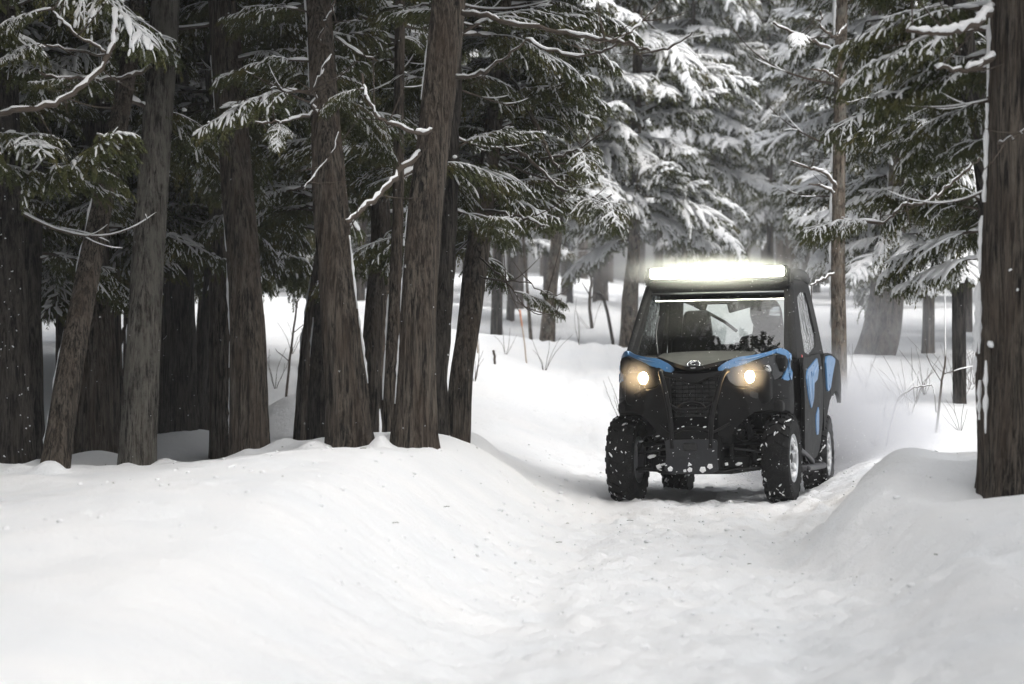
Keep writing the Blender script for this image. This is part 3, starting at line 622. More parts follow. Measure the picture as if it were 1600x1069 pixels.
for i, (px, py, D) in enumerate(bgt):
    ln = rnd.uniform(-20, 20); lo = gz((px-800)/F*D, D)+(1.9 if px < 1010 else (2.2 if D < 51 and px < 1360 else 1.25))
    lbl = {0:'snow-laden conifer rising behind the left half of the light bar',2:'snowy conifer just left of the slim spotted trunk'}.get(i, 'tall conifer with thick snow on every bough behind the vehicle')
    tree('snowy_tree', lbl, [(px,py,D),(px+ln*.3,300,D),(px+ln,-60,D)], [(450 if D < 50 and px < 1360 else 700)/D,(380 if D < 50 and px < 1360 else 620)/D,300/D], 'bark', seed=80+i, group=GR,
         seg=16, step=.25, br=auto_br(80+i, lo, 3.1+.115*D, 21 if D < 51 and px < 1420 else 14, 0, 360, kit='heavy', size=(.65,1.1) if D < 51 and px < 1420 else (.5,.95), tilt=(-.3,.45), bare=.05, split=False, zhi=2.4+.115*D, hi_per_m=.1), height=3+.13*D)
# a far wood: one mass closing the view
fw = Acc()
for i in range(150):
    D = rng.uniform(88, 125); x = rng.uniform(-26, 28); z0 = float(ground(np.array([x]), np.array([D]), False)[0]); h = rng.uniform(9, 15)
    t_ = np.linspace(0, 1, 5); fw.add(*sweep(np.stack([x+0*t_, D+0*t_, z0+h*t_],1)+np.array([[0,0,-.3]]), .16*(1-.7*t_), seg=6), 0)
    nb = 26
    for j in range(nb):
        a = rng.uniform(0, 6.28); hh = z0+2+(h-2)*rng.random(); l = rng.uniform(1., 2.4)*(1-.5*(hh-z0)/h); q = np.linspace(0,1,4)
        p = np.stack([x+math.cos(a)*l*q, D+math.sin(a)*l*q, hh-.35*l*q*q],1)
        r_ = rng.uniform(.10,.22); fw.add(*sweep(p, r_*np.array([.3,1,.9,.3])*1.5, r_*np.array([.3,1,.9,.3]), 6, .8), 1, False)
        p2 = p.copy(); p2[:,2] += r_*.7; fw.add(*sweep(p2, r_*np.array([.2,.9,.9,.2])*1.1, r_*np.array([.2,.6,.6,.2])*.8, 6, .6), 2)
o = link('distant_wood', fw.mesh('distant_wood', M3)); tag(o, 'far snowy wood closing the view behind all trees', 'wood', kind='stuff')
# trees standing out of view above and beside: they shade the left stand
GS = 'trees around the left stand, their crowns shading it'
for i, (x, y) in enumerate([(-6.4,13.5),(-6.8,17),(-5.8,20),(-7.5,23),(-6.8,26.5),(-8.5,30),(-9,20),(-8.5,15),(-9.5,26),(-9,34)]):
    px = 800+x/y*F
    tree('forest_tree', 'dark bough-covered cedar beside the trail, left of the leftmost trunk', [(px,700,y),(px,300,y),(px,-100,y)], [45,40,36], 'bark_dark', seed=130+i, group=GS, seg=16, step=.3,
         br=auto_br(130+i, 2.4 if y > 18 else 5.2, 9, 6, 0, 360, kit='mid', size=(1.1,1.6), split=False, bare=0, zhi=10), height=11)
for i, (x, y) in enumerate([(5.2,13.5),(7.0,18)]):
    px = 800+x/y*F
    tree('forest_tree', 'bough-covered cedar right of the trail beside the huge trunk', [(px,700,y),(px,300,y),(px,-100,y)], [45,40,36], 'bark_dark', seed=150+i, group='trees right of the trail', seg=16, step=.3,
         br=auto_br(150+i, 5.0, 9, 5, 0, 360, kit='mid', size=(1.1,1.6), split=False, bare=0, zhi=8), height=10)
for i, (x, y) in enumerate([(-2.8,9.2),(-3.4,12),(-4.1,15.6),(-4.3,6.5),(3.9,7.5),(-3.8,.5),(4.2,1.5),(-3.4,-6),(3.6,-5),(-6.5,3),(7,4),(-5.8,9.5),(5.6,10.5),(0,-13),(-7,-10),(7,-10)]):  # unseen trees added round the viewpoint; their crowns dim the foreground snow
    g_ = random.Random(i); z_ = gz(x, y)-.2; me, P, rr = trunk_mesh([(0,0,0),(g_.uniform(-.2,.2),0,4),(g_.uniform(-.4,.4),0,11)], [.17,.14,.05], M['bark'], 16, .3, .1, 170+i)
    root = empty('forest_tree', (x, y, z_), 'unseen cedar added near the viewpoint to shade the foreground', 'tree', 'trees round the viewpoint'); link('trunk', me, root)
    for k in range(22): hang(root, P, rr, g_.uniform(4.6,10), g_.uniform(0,6.28), 'mid', k, g_.uniform(1.0,1.6), .1, False)
# ------------------------------------------------------------------ the vehicle (local: +x image right, -y towards the camera, z up)
def _plastic(base, r0, r1, frost=.25, bs=.0):
    def f(n, l, b):
        v = coords(n, l)
        a = noise(n, l, v, 9, 6, .7); d = noise(n, l, v, 130, 2, .5)
        m = n.new('ShaderNodeMath'); m.operation = 'MULTIPLY'; l.new(ramp(n, l, a, [(.45,(0,0,0)),(.75,(1,1,1))]), m.inputs[0]); l.new(ramp(n, l, d, [(.52,(0,0,0)),(.68,(1,1,1))]), m.inputs[1])
        m2 = n.new('ShaderNodeMath'); m2.operation = 'MULTIPLY'; l.new(m.outputs[0], m2.inputs[0]); m2.inputs[1].default_value = frost
        l.new(mixc(n, l, m2.outputs[0], base, (.5,.52,.54)), b.inputs['Base Color'])
        rr = n.new('ShaderNodeMapRange'); rr.inputs[3].default_value = r0; rr.inputs[4].default_value = r1; l.new(a, rr.inputs[0]); l.new(rr.outputs[0], b.inputs['Roughness'])
        if bs: bump(n, l, b, noise(n, l, v, 260, 2), bs, .002)
    return f
M['black'] = mat('black_plastic', build=_plastic((.008,.008,.008), .42, .7, .03, .3))
M['black_gloss'] = mat('glossy_black', build=_plastic((.010,.010,.010), .12, .35, .05))
M['grey_hood'] = mat('dark_grey_hood', build=_plastic((.013,.013,.013), .5, .75, .12, .2))
M['blue'] = mat('blue_paint', build=_plastic((.065,.185,.37), .18, .42, .35))
M['blue_light'] = mat('pale_blue_graphic', (.24,.38,.58), .35)
M['fabric'] = mat('black_cab_fabric', build=_plastic((.022,.022,.022), .6, .85, .2, .5))
M['tyre'] = mat('tyre_rubber', build=_plastic((.012,.012,.012), .65, .9, .12, .3))
for k_ in ('grey_hood','steel','black','fabric','tyre','seat','skid'):
    if k_ in M: M[k_].node_tree.nodes['Principled BSDF'].inputs['Specular IOR Level'].default_value = .13
M['steel'] = mat('grey_painted_steel', (.045,.045,.048), .5, .3)
M['alu'] = mat('bare_aluminium', (.55,.56,.57), .35, .9)
M['seat'] = mat('seat_vinyl', (.02,.02,.022), .55)
M['skid'] = mat('grey_bumper_plate', build=_plastic((.012,.013,.016), .45, .7, .12, .3))
M['red'] = mat('red_reflector', (.6,.02,.02), .3)
def _chrome(n, l, b): pass
M['chrome'] = mat('chrome', (.75,.76,.78), .15, 1.)
def glassmat(name, tint, fres_ior, rough=0., bumpy=0.):
    m = bpy.data.materials.new(name); m.use_nodes = True; n, l = m.node_tree.nodes, m.node_tree.links
    n.remove(n['Principled BSDF']); out = n['Material Output']
    t = n.new('ShaderNodeBsdfTransparent'); t.inputs[0].default_value = (*tint, 1)
    g = n.new('ShaderNodeBsdfGlossy'); g.inputs['Roughness'].default_value = rough; g.inputs[0].default_value = (1,1,1,1)
    fr = n.new('ShaderNodeFresnel'); fr.inputs[0].default_value = fres_ior
    mx = n.new('ShaderNodeMixShader'); l.new(fr.outputs[0], mx.inputs[0]); l.new(t.outputs[0], mx.inputs[1]); l.new(g.outputs[0], mx.inputs[2]); l.new(mx.outputs[0], out.inputs['Surface'])
    if bumpy:
        b_ = n.new('ShaderNodeBump'); b_.inputs['Strength'].default_value = 1; b_.inputs['Distance'].default_value = bumpy
        l.new(noise(n, l, coords(n, l, (1,1,.35)), 11, 3, .6, 1.2), b_.inputs['Height']); l.new(b_.outputs[0], g.inputs['Normal']); l.new(b_.outputs[0], fr.inputs['Normal'])
    return m
M['glass'] = glassmat('windshield_glass', (.80,.84,.82), 1.8)
M['vinyl'] = glassmat('crinkled_clear_vinyl', (.5,.51,.51), 1.6, .05, .04)
M['rear_vinyl'] = glassmat('clear_rear_window', (.8,.83,.82), 1.5)
M['lens'] = glassmat('lamp_lens', (.9,.9,.88), 1.5)
def emis(name, col, s):
    m = bpy.data.materials.new(name); m.use_nodes = True; n, l = m.node_tree.nodes, m.node_tree.links
    b = n['Principled BSDF']; b.inputs['Base Color'].default_value = (.8,.8,.8,1); b.inputs['Emission Color'].default_value = (*col, 1); b.inputs['Emission Strength'].default_value = s
    return m
M['led'] = emis('lit_led_bar', (1.,1.,.82), 30)
M['halo'] = emis('lit_headlamp', (1., .70, .36), 150)

X0, Y0, YAW = 1.445, 21.3, 12.8
car = empty('off_road_vehicle', (X0, Y0, -.01), 'blue and black off-road vehicle with lit headlamps and glowing roof light bar on the trail', 'off-road vehicle')
car.rotation_euler = (Matrix.Rotation(-R(YAW), 3, 'Z') @ Matrix.Rotation(-R(1.4), 3, 'X') @ Matrix.Rotation(-R(1.0), 3, 'Y')).to_euler()
def fin(bm, name, m, parent, smooth=True, bevel=0., solid=0., off=0., seg=2, sub=0):
    me = bpy.data.meshes.new(name); bm.normal_update(); bm.to_mesh(me); bm.free()
    me.materials.append(M[m])
    if smooth:
        for p in me.polygons: p.use_smooth = True
    o = link(name, me, parent)
    if sub: s = o.modifiers.new('s', 'SUBSURF'); s.levels = s.render_levels = sub
    if solid: s = o.modifiers.new('d', 'SOLIDIFY'); s.thickness = solid; s.offset = off
    if bevel: b = o.modifiers.new('b', 'BEVEL'); b.width = bevel; b.segments = seg; b.limit_method = 'ANGLE'; b.angle_limit = R(35); b.harden_normals = smooth
    return o
def box(name, c, s, m, parent=None, rot=(0,0,0), bevel=.008, taper=None):
    bm = bmesh.new(); bmesh.ops.create_cube(bm, size=1)
    for v in bm.verts:
        if taper and v.co.z > 0: v.co.x *= taper[0]; v.co.y *= taper[1]
        v.co = Vector((v.co.x*s[0], v.co.y*s[1], v.co.z*s[2]))
    bm.transform(Euler([R(a) for a in rot]).to_matrix().to_4x4()); bm.transform(Matrix.Translation(c))
    return fin(bm, name, m, parent or car, True, bevel)
def spline(pts, k=6):
    pts = [Vector(p) for p in pts]; out = []
    for i in range(len(pts)-1):
        a, b = pts[max(i-1,0)], pts[i]; c, d = pts[i+1], pts[min(i+2,len(pts)-1)]
        for j in range(k):
            t = j/k; out.append(.5*((2*b)+(c-a)*t+(2*a-5*b+4*c-d)*t*t+(3*b-a-3*c+d)*t**3))
    out.append(pts[-1]); return out
def pipe(name, pts, r, m, parent=None, k=6, seg=10):
    P = np.array([tuple(p) for p in (spline(pts, k) if k else [Vector(p) for p in pts])])
    # stable frame sweep
    T = np.gradient(P, axis=0); T /= np.linalg.norm(T, axis=1, keepdims=True)
    ref = np.array([0,1.,.01]) if abs(T[:,1]).mean() < .6 else np.array([0,0,1.])
    S = np.cross(T, ref); S /= np.linalg.norm(S, axis=1, keepdims=True); U = np.cross(S, T)
    a = np.arange(seg)*2*math.pi/seg
    V = P[:,None,:]+r*(S[:,None,:]*np.cos(a)[None,:,None]+U[:,None,:]*np.sin(a)[None,:,None])
    n = len(P); i = np.arange(n-1)[:,None]*seg; kk = np.arange(seg)[None,:]; k2 = (kk+1) % seg
    Q = np.stack([i+kk, i+k2, i+seg+k2, i+seg+kk],-1).reshape(-1,4)
    me = mesh_np(name, V.reshape(-1,3), Q, None, [M[m]])
    bm = bmesh.new(); bm.from_mesh(me); bm.verts.ensure_lookup_table()
    bm.faces.new([bm.verts[j] for j in range(seg)][::-1]); bm.faces.new([bm.verts[(n-1)*seg+j] for j in range(seg)]); bm.to_mesh(me); bm.free()
    return link(name, me, parent or car)
_pu = [0,.2,.35,.5,.6,.68,.8,1.,1.6]; _px = [0,.2,.345,.485,.578,.628,.645,.66,.685]; _py = [-.46,-.45,-.40,-.27,-.13,.02,.15,.35,.95]
def front(u, z, s):                                   # plan outline of the nose: u runs outward then back along the side
    x = np.interp(u, _pu, _px); y = np.interp(u, _pu, _py)
    y += max(0, z-.86)*.55*(1 if u < .7 else .2)+max(0, .62-z)*.25
    return Vector((s*x, y, z))
def sheet(name, poly, fmap, m, parent=None, solid=.014, off=1., bevel=.004, cut=.05, lift=0., sub=0):
    """polygon in a 2D chart, cut finely and mapped to 3D"""
    bm = bmesh.new(); vs_ = [bm.verts.new((a, b, 0)) for a, b in poly]; bm.faces.new(vs_)
    bmesh.ops.triangulate(bm, faces=bm.faces[:])
    for it in range(4):
        es = [e for e in bm.edges if e.calc_length() > cut*1.6]
        if not es: break
        bmesh.ops.subdivide_edges(bm, edges=es, cuts=1); bmesh.ops.triangulate(bm, faces=[f for f in bm.faces if len(f.verts) > 4])
    for v in bm.verts: v.co = fmap(v.co.x, v.co.y)
    if lift:
        bm.normal_update()
        c = Vector((0, 1., .6))
        for v in bm.verts: v.co += (v.co-c).normalized()*lift
    bmesh.ops.recalc_face_normals(bm, faces=bm.faces[:])
    n0 = sum((f.normal.dot((f.calc_center_median()-Vector((0,1.2,.6))).normalized()) for f in bm.faces))
    if n0 < 0: bmesh.ops.reverse_faces(bm, faces=bm.faces[:])
    return fin(bm, name, m, parent or car, True, bevel, solid, off, 2)
def rounded(poly, k=3):                               # soften the corners of a 2D outline
    P = [Vector((a, b)) for a, b in poly]; out = []; n = len(P)
    for i in range(n):
        a, b, c = P[i-1], P[i], P[(i+1) % n]; r = min((a-b).length, (c-b).length)*.22
        p, q = b+(a-b).normalized()*r, b+(c-b).normalized()*r
        for j in range(k): t = j/(k-1); out.append(tuple((1-t)**2*p+2*t*(1-t)*b+t*t*q))
    return out

# wheels -------------------------------------------------------------
def build_wheel():
    Rr, Wd = .335, .205
    g = np.random.default_rng(5)
    prof = [(-.085,.170),(-.098,.21),(-.104,.26),(-.098,.295),(-.075,.313),(-.04,.319),(0,.321),(.04,.319),(.075,.313),(.098,.295),(.104,.26),(.098,.21),(.085,.170)]
    bm = bmesh.new(); seg = 64; rows = []
    for k in range(seg):
        a = k*2*math.pi/seg; rows.append([bm.verts.new((x, r*math.cos(a), r*math.sin(a))) for x, r in prof])
    for k in range(seg):
        A_, B_ = rows[k], rows[(k+1) % seg]
        for j in range(len(prof)-1): bm.faces.new((A_[j], A_[j+1], B_[j+1], B_[j]))
    def lug(a, x0, x1, wid, h, sk, rb=.317):
        vv = []
        for (r_, q) in ((rb-.01, 1.0), (rb+h, .80)):
            for (xx, ss) in ((x0,-1),(x1,-1),(x1,1),(x0,1)):
                drop = .5*max(0, abs(xx)-.06)*1.1
                an = a+ss*wid/2*q/.32+sk*(xx-x0)
                xx2 = (x0+x1)/2+(xx-(x0+x1)/2)*(q*.5+.5); rr_ = r_-drop
                vv.append(bm.verts.new((xx2, rr_*math.cos(an), rr_*math.sin(an))))
        for f in ((0,1,2,3),(4,7,6,5),(0,4,5,1),(1,5,6,2),(2,6,7,3),(3,7,4,0)): bm.faces.new([vv[i] for i in f])
    N = 22
    for k in range(N):
        a = k*2*math.pi/N
        lug(a, .005, .052, .036, .017, 1.7); lug(a+math.pi/N, -.052, -.005, .036, .017, -1.7)
        lug(a+math.pi/N*.75, .060, .103, .042, .018, .6); lug(a+math.pi/N*1.75, -.103, -.060, .042, .018, -.6)
    bmesh.ops.recalc_face_normals(bm, faces=bm.faces[:])
    tm = bpy.data.meshes.new('tyre'); bm.to_mesh(tm); bm.free(); tm.materials.append(M['tyre'])
    # rim: barrel, lip, dished centre and seven spokes
    bm = bmesh.new()
    prof = [(-.080,.172),(-.086,.178),(-.090,.172),(-.078,.160),(.0,.150),(.060,.158),(.082,.160),(.093,.172),(.090,.180),(.080,.174)]
    rows = []
    for k in range(48):
        a = k*2*math.pi/48; rows.append([bm.verts.new((x, r*math.cos(a), r*math.sin(a))) for x, r in prof])
    for k in range(48):
        A_, B_ = rows[k], rows[(k+1) % 48]
        for j in range(len(prof)-1): bm.faces.new((A_[j], A_[j+1], B_[j+1], B_[j]))
    for k in range(7):
        a0 = k*2*math.pi/7; vv = []
        for (r_, w_, xa, xb) in ((.030,.030,.030,.062),(.10,.020,.035,.060),(.160,.032,.045,.078)):
            vv.append([bm.verts.new((x_, r_*math.cos(a0)-s*w_*math.sin(a0), r_*math.sin(a0)+s*w_*math.cos(a0))) for x_, s in ((xa,-1),(xb,-.7),(xb,.7),(xa,1))])
        for i in range(2):
            for j in range(4): bm.faces.new((vv[i][j], vv[i][(j+1)%4], vv[i+1][(j+1)%4], vv[i+1][j]))
    bmesh.ops.recalc_face_normals(bm, faces=bm.faces[:])
    rm = bpy.data.meshes.new('rim'); bm.to_mesh(rm); bm.free(); rm.materials.append(M['alu'])
    for p in rm.polygons: p.use_smooth = False
    bm = bmesh.new(); bmesh.ops.create_cone(bm, segments=24, radius1=.045, radius2=.036, depth=.05, cap_ends=True, matrix=Matrix.Translation((.05,0,0)) @ Matrix.Rotation(R(90),4,'Y'))
    bmesh.ops.create_cone(bm, segments=32, radius1=.12, radius2=.12, depth=.02, cap_ends=True, matrix=Matrix.Translation((.0,0,0)) @ Matrix.Rotation(R(90),4,'Y'))
    hm = bpy.data.meshes.new('hub'); bm.to_mesh(hm); bm.free(); hm.materials.append(M['black'])
    A = Acc()
    for i in range(90):
        a = g.uniform(0, 6.283); x = g.uniform(-.1, .1); r_ = .324-.5*max(0,abs(x)-.06); s = g.uniform(.003,.0085)*(1 if g.random() < .85 else 1.6)
        c = np.array([x, r_*math.cos(a), r_*math.sin(a)]); tv = np.array([g.normal(0,.6), -math.sin(a), math.cos(a)]); tv /= np.linalg.norm(tv)
        q = c+tv*(np.linspace(-1,1,4)*s*2.6)[:,None]; A.add(*sweep(q, s*np.array([.4,.9,.8,.3]), None, 6, .5, g), 0)
    for i in range(40):                                # snow packed in the rim
        a = g.uniform(0, 6.283); r_ = g.uniform(.13,.157); s = g.uniform(.008,.02); c = np.array([g.uniform(.055,.08), r_*math.cos(a), r_*math.sin(a)]); tv = np.array([0, -math.sin(a), math.cos(a)])
        q = c+tv*(np.linspace(-1,1,4)*s*1.8)[:,None]; A.add(*sweep(q, s*np.array([.4,.9,.8,.3]), None, 6, .5, g), 0)
    return tm, rm, hm, A.mesh('packed_snow', [M['ice_grey']])
wt = build_wheel()
for (x, y, steer) in ((-.583,0,3),(.583,0,3),(-.583,2.3,0),(.583,2.3,0)):
    w = link('wheel', wt[2], car, (x, y, .335), (R(17*y), 0, 0 if x > 0 else math.pi))
    w.rotation_euler = (Matrix.Rotation(R(-steer),3,'Z') @ Matrix.Rotation(0 if x > 0 else math.pi,3,'Z') @ Matrix.Rotation(R(23*y+x*40),3,'X')).to_euler()
    link('tyre', wt[0], w); link('rim', wt[1], w); link('packed_snow', wt[3], w)['kind'] = 'stuff'

# nose ---------------------------------------------------------------
hood_poly = rounded([(-.17,.99),(-.36,1.10),(-.36,1.16),(.36,1.16),(.36,1.10),(.17,.99),(.06,.965),(-.06,.965)])
def hoodmap(x, z):
    t = (z-.965)/.195; return Vector((x, -.47+t*.82, .985+.125*max(t,0)**.8+.018*(1-(x/.36)**2)*(1-t*.3)-.03*max(0,-t+.12)*3))
hood = sheet('hood', hood_poly, hoodmap, 'grey_hood', solid=.03, bevel=.008)
for s in (-1, 1):
    blue = sheet('hood_side_panel', rounded([(.155,.995),(.20,1.035),(.29,1.078),(.40,1.092),(.50,1.115),(.575,1.148),(.60,1.135),(.56,1.108),(.47,1.075),(.40,1.050),(.345,1.022),(.30,1.008),(.25,.982),(.19,.962)],2),
          lambda u, z: front(u, z, s)+Vector((0,.02+max(0,.45-u)*.12,0)), 'blue', solid=.014, lift=.010, cut=.035)
    sheet('graphic_stripe', [(.30,1.052),(.40,1.073),(.47,1.09),(.44,1.075),(.36,1.058)], lambda u, z: front(u, z, s)+Vector((0,.02+max(0,.45-u)*.12,0)), 'blue_light', blue, solid=.004, lift=.026, bevel=0, cut=.04)
    cres = sheet('fender_top_panel', rounded([(.575,1.148),(.63,1.140),(.69,1.10),(.735,1.03),(.76,.96),(.735,.905),(.70,.945),(.675,.905),(.615,.915),(.64,.965),(.648,1.03),(.625,1.075),(.59,1.105),(.56,1.112)],2),
          lambda u, z: front(u, z, s), 'blue', solid=.016, lift=.010, cut=.03)
    sheet('graphic_stripe', [(.665,.96),(.69,1.03),(.67,1.09),(.685,1.09),(.712,1.03),(.70,.975)], lambda u, z: front(u, z, s), 'blue_light', cres, solid=.004, lift=.028, bevel=0, cut=.03)
    pod = sheet('headlamp_housing', rounded([(.20,.965),(.27,1.010),(.34,1.020),(.42,1.048),(.50,1.082),(.57,1.105),(.61,1.07),(.632,1.02),(.625,.965),(.59,.925),(.50,.885),(.38,.855),(.27,.87)],2),
          lambda u, z: front(u, z, s)+Vector((0,.035,0)), 'black_gloss', solid=.02, cut=.05)
    # recessed lower vent and fascia
    sheet('front_fender', rounded([(.19,.975),(.27,.868),(.38,.850),(.50,.880),(.59,.918),(.66,.925),(.70,.93),(.78,.92),(.80,.70),(.74,.655),(.66,.69),(.55,.70),(.42,.68),(.33,.60),(.25,.50),(.17,.50),(.17,.80)],2),
          lambda u, z: front(u, z, s)+Vector((0,.03 if u < .35 else 0,0)), 'black', solid=.02, cut=.05)
    sheet('fender_vent', rounded([(.40,.835),(.52,.868),(.61,.885),(.615,.84),(.58,.80),(.46,.775),(.40,.79)],2), lambda u, z: front(u, z, s), 'black_gloss', solid=.01, lift=.012, bevel=.003)
    sheet('fascia_fin', [(.36,.86),(.52,.79),(.66,.775),(.66,.79),(.52,.805),(.37,.872)], lambda u, z: front(u, z, s), 'black', solid=.02, lift=.012, bevel=.003)
    # lit lamp and dark reflector lamp, each with bowl, lens and bezel
    for (u, z, r, lit) in ((.405,.940,.042,True),(.515,.990,.040,False)):
        c = front(u, z, s)+Vector((0,-.012 if lit else .0,0)); lamp = empty('lamp', c, None, None); lamp.parent = pod
        lamp.name = 'headlight' if lit else 'reflector_lamp'
        yaw = R(s*(8 if lit else 18)); mt = Matrix.Rotation(yaw,4,'Z') @ Matrix.Rotation(R(90),4,'X')
        bm = bmesh.new(); bmesh.ops.create_cone(bm, segments=28, radius1=r*1.12, radius2=r*1.12, depth=.03, cap_ends=False, matrix=mt)
        fin(bm, 'bezel', 'black_gloss', lamp, True, 0, .006)
        bm = bmesh.new(); bmesh.ops.create_uvsphere(bm, u_segments=24, v_segments=12, radius=r)
        for v in bm.verts: v.co = Vector((v.co.x*(.8 if lit else .95), v.co.y*(1.1 if lit else .95), v.co.z*.35))
        bm.transform(mt @ Matrix.Translation((0,0,.006)))
        fin(bm, 'lens', 'halo' if lit else 'lens', lamp)
        if not lit:
            bm = bmesh.new(); bmesh.ops.create_cone(bm, segments=8, radius1=r*1.1, radius2=r*.35, depth=.03, cap_ends=True, matrix=mt @ Matrix.Translation((0,0,-.012)))
            fin(bm, 'reflector', 'chrome', lamp, False)
    # suspension: arms, upright, tie rod, shock with spring
    for (za, zb, nm) in ((.30,.27,'lower_suspension_arm'),(.47,.44,'upper_suspension_arm')):
        pipe(nm, [(s*.17,-.17,za),(s*.35,-.08,(za+zb)/2),(s*.50,0,zb)], .018, 'black'); pipe(nm, [(s*.17,.22,za),(s*.35,.08,(za+zb)/2),(s*.50,0,zb)], .018, 'black')
    box('arm_guard', (s*.335,-.05,.285), (.30,.18,.018), 'black', rot=(0,s*5,0))
    box('steering_knuckle', (s*.475,0,.35), (.05,.09,.24), 'steel')
    pipe('tie_rod', [(s*.15,-.2,.43),(s*.48,-.13,.38)], .009, 'steel', k=0)
    pipe('shock_absorber', [(s*.40,-.03,.30),(s*.30,.03,.72)], .022, 'steel', k=0)
    hx = [(s*(.395-.09*t)+.042*math.cos(t*6.283*7), -.02+.04*t+.042*math.sin(t*6.283*7), .34+.33*t) for t in np.linspace(0,1,90)]
    pipe('coil_spring', hx, .007, 'steel', k=0, seg=6)
    pipe('brake_hose', [(s*.22,-.25,.56),(s*.33,-.22,.47),(s*.42,-.14,.50),(s*.48,-.08,.40)], .007, 'black')
    box('inner_fender', (s*.40,.05,.72), (.44,.5,.10), 'black', bevel=.03)
    box('inner_fender_wall', (s*.235,.1,.55), (.04,.62,.42), 'black', bevel=.01)
box('front_frame', (0,.0,.40), (.36,.72,.30), 'black', bevel=.03)
box('front_bulkhead', (0,-.20,.60), (.52,.16,.34), 'black', bevel=.04)
box('radiator', (0,-.30,.80), (.40,.05,.30), 'black', bevel=.01)
gr = box('grille', (0,-.345,.80), (.38,.02,.30), 'black_gloss', bevel=.004)
for i in range(9): box('grille_bar', (0,-.362,.675+i*.03), (.36,.012,.007), 'black', gr, bevel=.002)
for i in range(7): box('grille_bar', (-.15+i*.05,-.360,.80), (.006,.010,.28), 'black', gr, bevel=.002)
sheet('nose_lip', rounded([(-.24,.985),(-.13,.965),(0,.950),(.13,.965),(.24,.985),(.22,.945),(.10,.925),(.04,.89),(-.04,.89),(-.10,.925),(-.22,.945)],2), lambda x, z: Vector((x,-.475+.25*abs(x)**1.5+(z-.95)*.3, z)), 'black', solid=.03, cut=.05)
# bumper --------------------------------------------------------------
for s in (-1, 1): pipe('bull_bar', [(s*.245,-.40,.985),(s*.238,-.50,.975),(s*.215,-.545,.92),(s*.185,-.57,.80),(s*.155,-.60,.66),(s*.145,-.605,.52),(s*.14,-.60,.42)], .0185, 'black')
pipe('bumper_crossbar', [(-.17,-.565,.745),(-.12,-.575,.715),(-.10,-.575,.705),(.10,-.575,.705),(.12,-.575,.715),(.17,-.565,.745)], .012, 'black')
pipe('bumper_hoop', [(-.10,-.565,.71),(-.07,-.555,.74),(0,-.55,.755),(.07,-.555,.74),(.10,-.565,.71)], .010, 'black')
pipe('bumper_brace', [(-.14,-.59,.53),(-.05,-.58,.565),(.05,-.58,.565),(.14,-.59,.53)], .012, 'black')
for s in (-1, 1): pipe('bumper_stay', [(s*.15,-.59,.53),(s*.26,-.40,.60),(s*.30,-.25,.64)], .010, 'black')
plate = sheet('bumper_plate', rounded([(-.195,.485),(.195,.485),(.185,.36),(.20,.26),(.15,.235),(-.15,.235),(-.20,.26),(-.185,.36)],3), lambda x, z: Vector((x,-.605+(.36-z)*.25*(-1 if z > .36 else 1)*-.6+abs(x)*.12, z)), 'skid', solid=.012, cut=.06)
box('dark_hole_block', (-.005,-.622,.432), (.105,.03,.062), 'black_gloss', plate, bevel=.014)  # black block stands in for the shaded hole in the plate
for (x, z) in ((-.08,.432),(.07,.432),(-.17,.46),(.17,.46)):
    bm = bmesh.new(); bmesh.ops.create_cone(bm, segments=6, radius1=.009, radius2=.009, depth=.012, cap_ends=True, matrix=Matrix.Translation((x,-.618+abs(x)*.12,z)) @ Matrix.Rotation(R(90),4,'X')); fin(bm, 'bolt', 'black', plate, False)
hx = [(-.155,.272,.023,0,4),(-.045,.258,.015,.3,3),(-.008,.265,.021,.5,4),(-.01,.303,.019,.1,2),(.085,.265,.027,.2,4),(.137,.288,.023,.6,4),(-.285,.285,.024,.4,3),(.22,.30,.016,.3,3)]
for (x, z, r, a, n_) in hx:
    bm = bmesh.new(); bmesh.ops.create_cone(bm, segments=n_+1, radius1=r, radius2=r*.86, depth=.03, cap_ends=True, matrix=Matrix.Translation((x, -.636+abs(x)*.13 if abs(x) < .2 else -.36, z)) @ Matrix.Rotation(R(90),4,'X') @ Matrix.Rotation(a*3,4,'Z'))
    fin(bm, 'snow_plug', 'ice_grey', plate, False, .003)
pipe('front_crossmember', [(-.46,-.32,.262),(-.30,-.40,.258),(-.2,-.52,.245),(.2,-.52,.245),(.30,-.40,.258),(.46,-.32,.262)], .011, 'black')
box('skid_plate', (0,1.0,.235), (.52,2.6,.02), 'black', bevel=.01)
box('lower_frame', (0,-.05,.31), (.74,.30,.10), 'black', bevel=.02)
box('underbody', (0,1.2,.38), (.86,1.5,.26), 'black', bevel=.04)
# emblem ---------------------------------------------------------------
bm = bmesh.new()
pts = [(math.cos(a)*.042, math.sin(a)*.028) for a in np.linspace(0, 2*math.pi, 29)[:-1]]
em = pipe('emblem', [(.0+x*1.1, -.452+z*.7, 1.034+z*.9) for x, z in pts+pts[:1]], .0065, 'chrome', hood, k=0, seg=8)
bm.free()
arc = [(math.cos(a)*.022, math.sin(a)*.013) for a in np.linspace(R(60), R(300), 14)]
pipe('emblem_mark', [(x*1.1+.004, -.458+z*.7, 1.042+z*.9) for x, z in arc], .0055, 'chrome', em, k=0, seg=8)
bm = bmesh.new(); bmesh.ops.create_uvsphere(bm, u_segments=24, v_segments=10, radius=1)
for v in bm.verts: v.co = Vector((v.co.x*.040, v.co.y*.026, v.co.z*.006))
bm.transform(Matrix.Translation((0,-.450,1.031)) @ Matrix.Rotation(R(50),4,'X')); fin(bm, 'emblem_badge', 'black_gloss', em)
